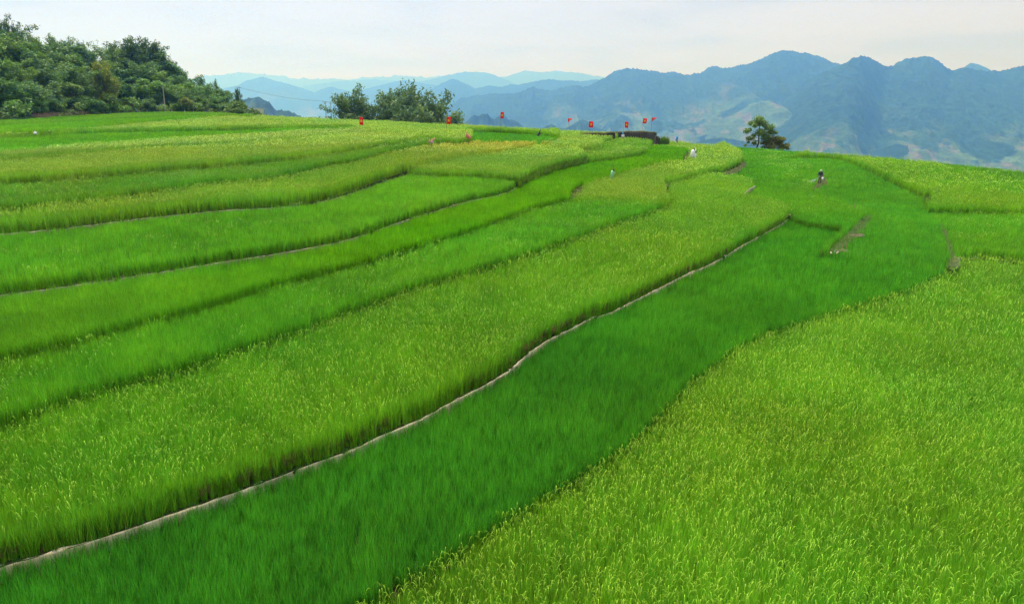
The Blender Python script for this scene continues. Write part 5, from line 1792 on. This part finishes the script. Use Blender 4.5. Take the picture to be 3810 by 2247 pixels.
# ------------------------------------------------------------------ farmer
fb = at_z(3048.5, 684, 0.98)
FS = (at_y(3048.5, 628.5, fb[1])[2] - fb[2]) / 1.80
farmer = empty("person", (fb[0], fb[1], fb[2] - 0.0))
farmer.scale = (FS, FS, FS)
M_SKIN = cmat("skin", (0.30, 0.17, 0.11)); M_SHIRT = cmat("dark_green_shirt", (0.025, 0.065, 0.045), (0.018, 0.045, 0.032)); M_TROUS = cmat("khaki_trousers", (0.20, 0.16, 0.10), (0.13, 0.10, 0.065)); M_HAT = cmat("pale_green_hat", (0.36, 0.42, 0.30)); M_BOOT = cmat("brown_boots", (0.07, 0.035, 0.03))


def skin(name, verts, edges, rad, mat, parent, root=0, sub=2):
    me = bpy.data.meshes.new(name)
    me.from_pydata(verts, edges, [])
    o = link(name, me, mat, parent)
    o.modifiers.new("skin", 'SKIN')
    sv = me.skin_vertices[0].data
    for i, r in enumerate(rad):
        sv[i].radius = (r, r) if not hasattr(r, "__len__") else r
        sv[i].use_root = (i == root)
    md = o.modifiers.new("sub", 'SUBSURF'); md.levels = sub; md.render_levels = sub
    return o


# arms: right hand (photo left) on the spray rod, left hand on the jug
Pb = [(0, 0, .92), (0, 0, 1.10), (0, .01, 1.30), (0, -.01, 1.43), (0, -.05, 1.52), (0, -.05, 1.63),
      (-.10, 0, .86), (-.12, -.03, .48), (-.12, .01, .09), (-.13, -.15, .04),
      (.10, 0, .86), (.12, -.02, .48), (.13, .02, .09), (.14, -.14, .04),
      (-.20, .01, 1.37), (-.29, -.04, 1.10), (-.21, -.24, .96), (-.18, -.31, .94),
      (.20, .01, 1.37), (.28, -.03, 1.10), (.20, -.20, .90), (.17, -.26, .85), (0, -.155, 1.555), (0, -.16, 1.545)]
Eb = [(0, 1), (1, 2), (2, 3), (3, 4), (4, 5), (0, 6), (6, 7), (7, 8), (8, 9), (0, 10), (10, 11), (11, 12), (12, 13), (2, 14), (14, 15), (15, 16), (16, 17), (2, 18), (18, 19), (19, 20), (20, 21), (4, 22), (22, 23)]
Rb = [.13, .12, .14, .06, .085, .07, .085, .06, .042, .035, .085, .06, .042, .035, .06, .045, .032, .03, .06, .045, .032, .03, .022, .012]
# fingers of both hands
for hx, hy, hz in ((-.18, -.31, .94), (.17, -.26, .85)):
    wi = 17 if hx < 0 else 21
    for k, (dx, dy, dz) in enumerate(((-.03, -.03, .0), (-.012, -.04, .004), (.006, -.04, .004), (.022, -.034, 0), (.045, -.005, .02))):
        a = len(Pb); Pb += [(hx + dx, hy + dy, hz + dz), (hx + dx * 1.1, hy + dy * 1.5, hz + dz - .035)]
        Eb += [(wi, a), (a, a + 1)]; Rb += [.010, .008]
skin("body", Pb, Eb, Rb, M_SKIN, farmer)
skin("shirt", [(0, 0, .88), (0, 0, 1.08), (0, .01, 1.30), (0, -.005, 1.42), (-.20, .01, 1.37), (-.295, -.04, 1.10), (-.225, -.21, .975), (.20, .01, 1.37), (.285, -.03, 1.10), (.21, -.17, .925)], [(0, 1), (1, 2), (2, 3), (2, 4), (4, 5), (5, 6), (2, 7), (7, 8), (8, 9)], [(.19, .15), (.17, .14), (.19, .15), .08, .085, .07, .052, .085, .07, .052], M_SHIRT, farmer)
skin("trousers", [(0, 0, .93), (-.10, 0, .84), (-.12, -.03, .48), (-.12, .005, .22), (.10, 0, .84), (.12, -.02, .48), (.13, .015, .22)], [(0, 1), (1, 2), (2, 3), (0, 4), (4, 5), (5, 6)], [(.165, .14), .115, .085, .075, .115, .085, .075], M_TROUS, farmer)
for sgn, nm in ((-1, "boot"), (1, "boot")):
    mb = MB(); mb.tube([(sgn * .125, .015, .26), (sgn * .125, .015, .07)], [.075, .065], 8); mb.tube([(sgn * .125, .06, .045), (sgn * .132, -.17, .04)], [.055, .05], 8)
    mb.build(nm, M_BOOT, farmer, True)
mb = MB(); mb.lathe([(.175, 1.575), (.17, 1.59), (.115, 1.615), (.105, 1.66), (.07, 1.70), (.01, 1.715)], (0, -.045, 0), 16); mb.build("hat", M_HAT, farmer, True)
for sx_ in (-.033, .033):
    mb = MB(); mb.lathe([(.003, -.010), (.012, 0), (.003, .010)], (sx_, -.128, 1.565), 6); mb.build("eye", cmat("eye_dark", (0.03, 0.02, 0.02)), farmer, True)
mb = MB(); mb.box((0, -.128, 1.495), (.05, .012, .012)); mb.build("mouth", cmat("lip", (0.22, 0.09, 0.07)), farmer)
tag(farmer, "person in dark green shirt and pale hat standing on the path, spraying", "person")
jug = empty("jug", tuple(fb + np.array((0.17, -0.30, 0.52)) * FS)); jug.scale = (FS, FS, FS)
M_JUG = cmat("white_jug", (0.80, 0.80, 0.82))
mb = MB(); mb.lathe([(.09, 0), (.115, .02), (.12, .12), (.115, .24), (.07, .29), (.035, .30)], (0, 0, 0), 12); mb.build("body", M_JUG, jug, True)
mb = MB(); mb.lathe([(.036, .30), (.04, .31), (.04, .345), (.02, .35)], (0, 0, 0), 10); mb.build("cap", cmat("red_cap", (0.55, 0.10, 0.06)), jug, True)
mb = MB(); mb.tube([(-.07, 0, .27), (-.05, 0, .34), (0, 0, .365), (.05, 0, .34), (.07, 0, .27)], .013, 6); mb.build("handle", M_JUG, jug)
tag(jug, "white plastic jug hanging from the farmer's hand", "jug")
rod = empty("spray_rod", tuple(fb + np.array((-0.18, -0.35, 0.92)) * FS)); rod.scale = (FS, FS, FS)
mb = MB(); mb.tube([(.12, .06, .04), (0, 0, 0), (-.60, -.25, -.28)], .012, 6); mb.build("tube", cmat("rod_metal", (0.35, 0.38, 0.36)), rod)
mb = MB(); mb.lathe([(.012, 0), (.03, .03), (.02, .06)], (-.61, -.25, -.32), 8); mb.build("nozzle", cmat("nozzle", (0.40, 0.36, 0.12)), rod)
tag(rod, "thin spray rod in the farmer's right hand", "spray rod")
tank = empty("backpack_sprayer", tuple(fb + np.array((0.02, 0.22, 1.0)) * FS)); tank.scale = (FS, FS, FS)
mb = MB(); mb.lathe([(.12, 0), (.17, .03), (.18, .20), (.165, .38), (.08, .42)], (0.05, 0.06, 0), 12); mb.build("tank", cmat("tank_plastic", (0.40, 0.46, 0.24)), tank, True)
for sgn in (-1, 1):
    mb = MB(); mb.tube([(sgn * .12, -.05, .36), (sgn * .13, -.20, .42), (sgn * .13, -.40, .33), (sgn * .14, -.40, .12)], .018, 5); mb.build("strap", cmat("strap", (0.05, 0.05, 0.05)), tank)
tag(tank, "sprayer tank on the farmer's back", "sprayer")
q = at_z(3066, 668, 0.9)
st = empty("straw_bundle", (q[0], q[1] + 0.9, q[2] - 0.1))
rb_ = np.random.default_rng(8)
for k in range(26):
    a = rb_.uniform(0, 6.28); l = rb_.uniform(.25, .5)
    mb = MB(); mb.tube([(0.05 * math.cos(a), .05 * math.sin(a), .10), (.12 * math.cos(a), .12 * math.sin(a), .45), (l * math.cos(a) + .12, l * math.sin(a) * .6, .78 + rb_.uniform(-.1, .15))], [.03, .04, .012], 4)
    mb.build("stalk", M_TWIG, st)
tag(st, "brownish bundle of dry stalks just behind the farmer's right", "straw bundle")
# fine drops of the spray, a drifting fan beyond the nozzle
M_DROP = cmat("spray_drop", (0.75, 0.85, 0.80))
rd = np.random.default_rng(12)
V, F = [], []
noz = fb + np.array((-0.80, -0.62, 0.60)) * FS
for k in range(420):
    t = rd.random() ** 0.7
    c = noz + np.array((-0.75 * t, -0.3 * t, -0.30 * t)) * 1.2 + rd.normal(0, 0.07 + 0.13 * t, 3) * np.array((1, 1, .6))
    r = rd.uniform(0.006, 0.014)
    b0 = len(V)
    V += [tuple(c + np.array(d) * r) for d in ((1, 1, 1), (-1, -1, 1), (-1, 1, -1), (1, -1, -1))]
    F += [(b0, b0 + 1, b0 + 2), (b0, b0 + 3, b0 + 1), (b0, b0 + 2, b0 + 3), (b0 + 1, b0 + 3, b0 + 2)]
me = bpy.data.meshes.new("spray_mist"); me.from_pydata(V, [], F); me.update()
tag(link("spray_mist", me, M_DROP), "thin white spray mist left of the farmer", "mist", kind="stuff")

# ------------------------------------------------------------------ haze
def mat_haze():
    m, t = mat_new("haze_air")
    out = nd(t, "ShaderNodeOutputMaterial")
    v = nd(t, "ShaderNodeVolumePrincipled")
    v.inputs["Color"].default_value = (0.135, 0.385, 1.0, 1)
    v.inputs["Density"].default_value = HAZE
    v.inputs["Anisotropy"].default_value = 0.7
    v.inputs["Absorption Color"].default_value = (1, 1, 1, 1)
    t.links.new(v.outputs[0], out.inputs["Volume"])
    return m


HAZE = 2.3e-4
mb = MB(); mb.box((0, 14000, 60), (90000, 50000, 1740))
hz = mb.build("haze", mat_haze())
tag(hz, "bluish haze over the far valley", "haze", kind="stuff")
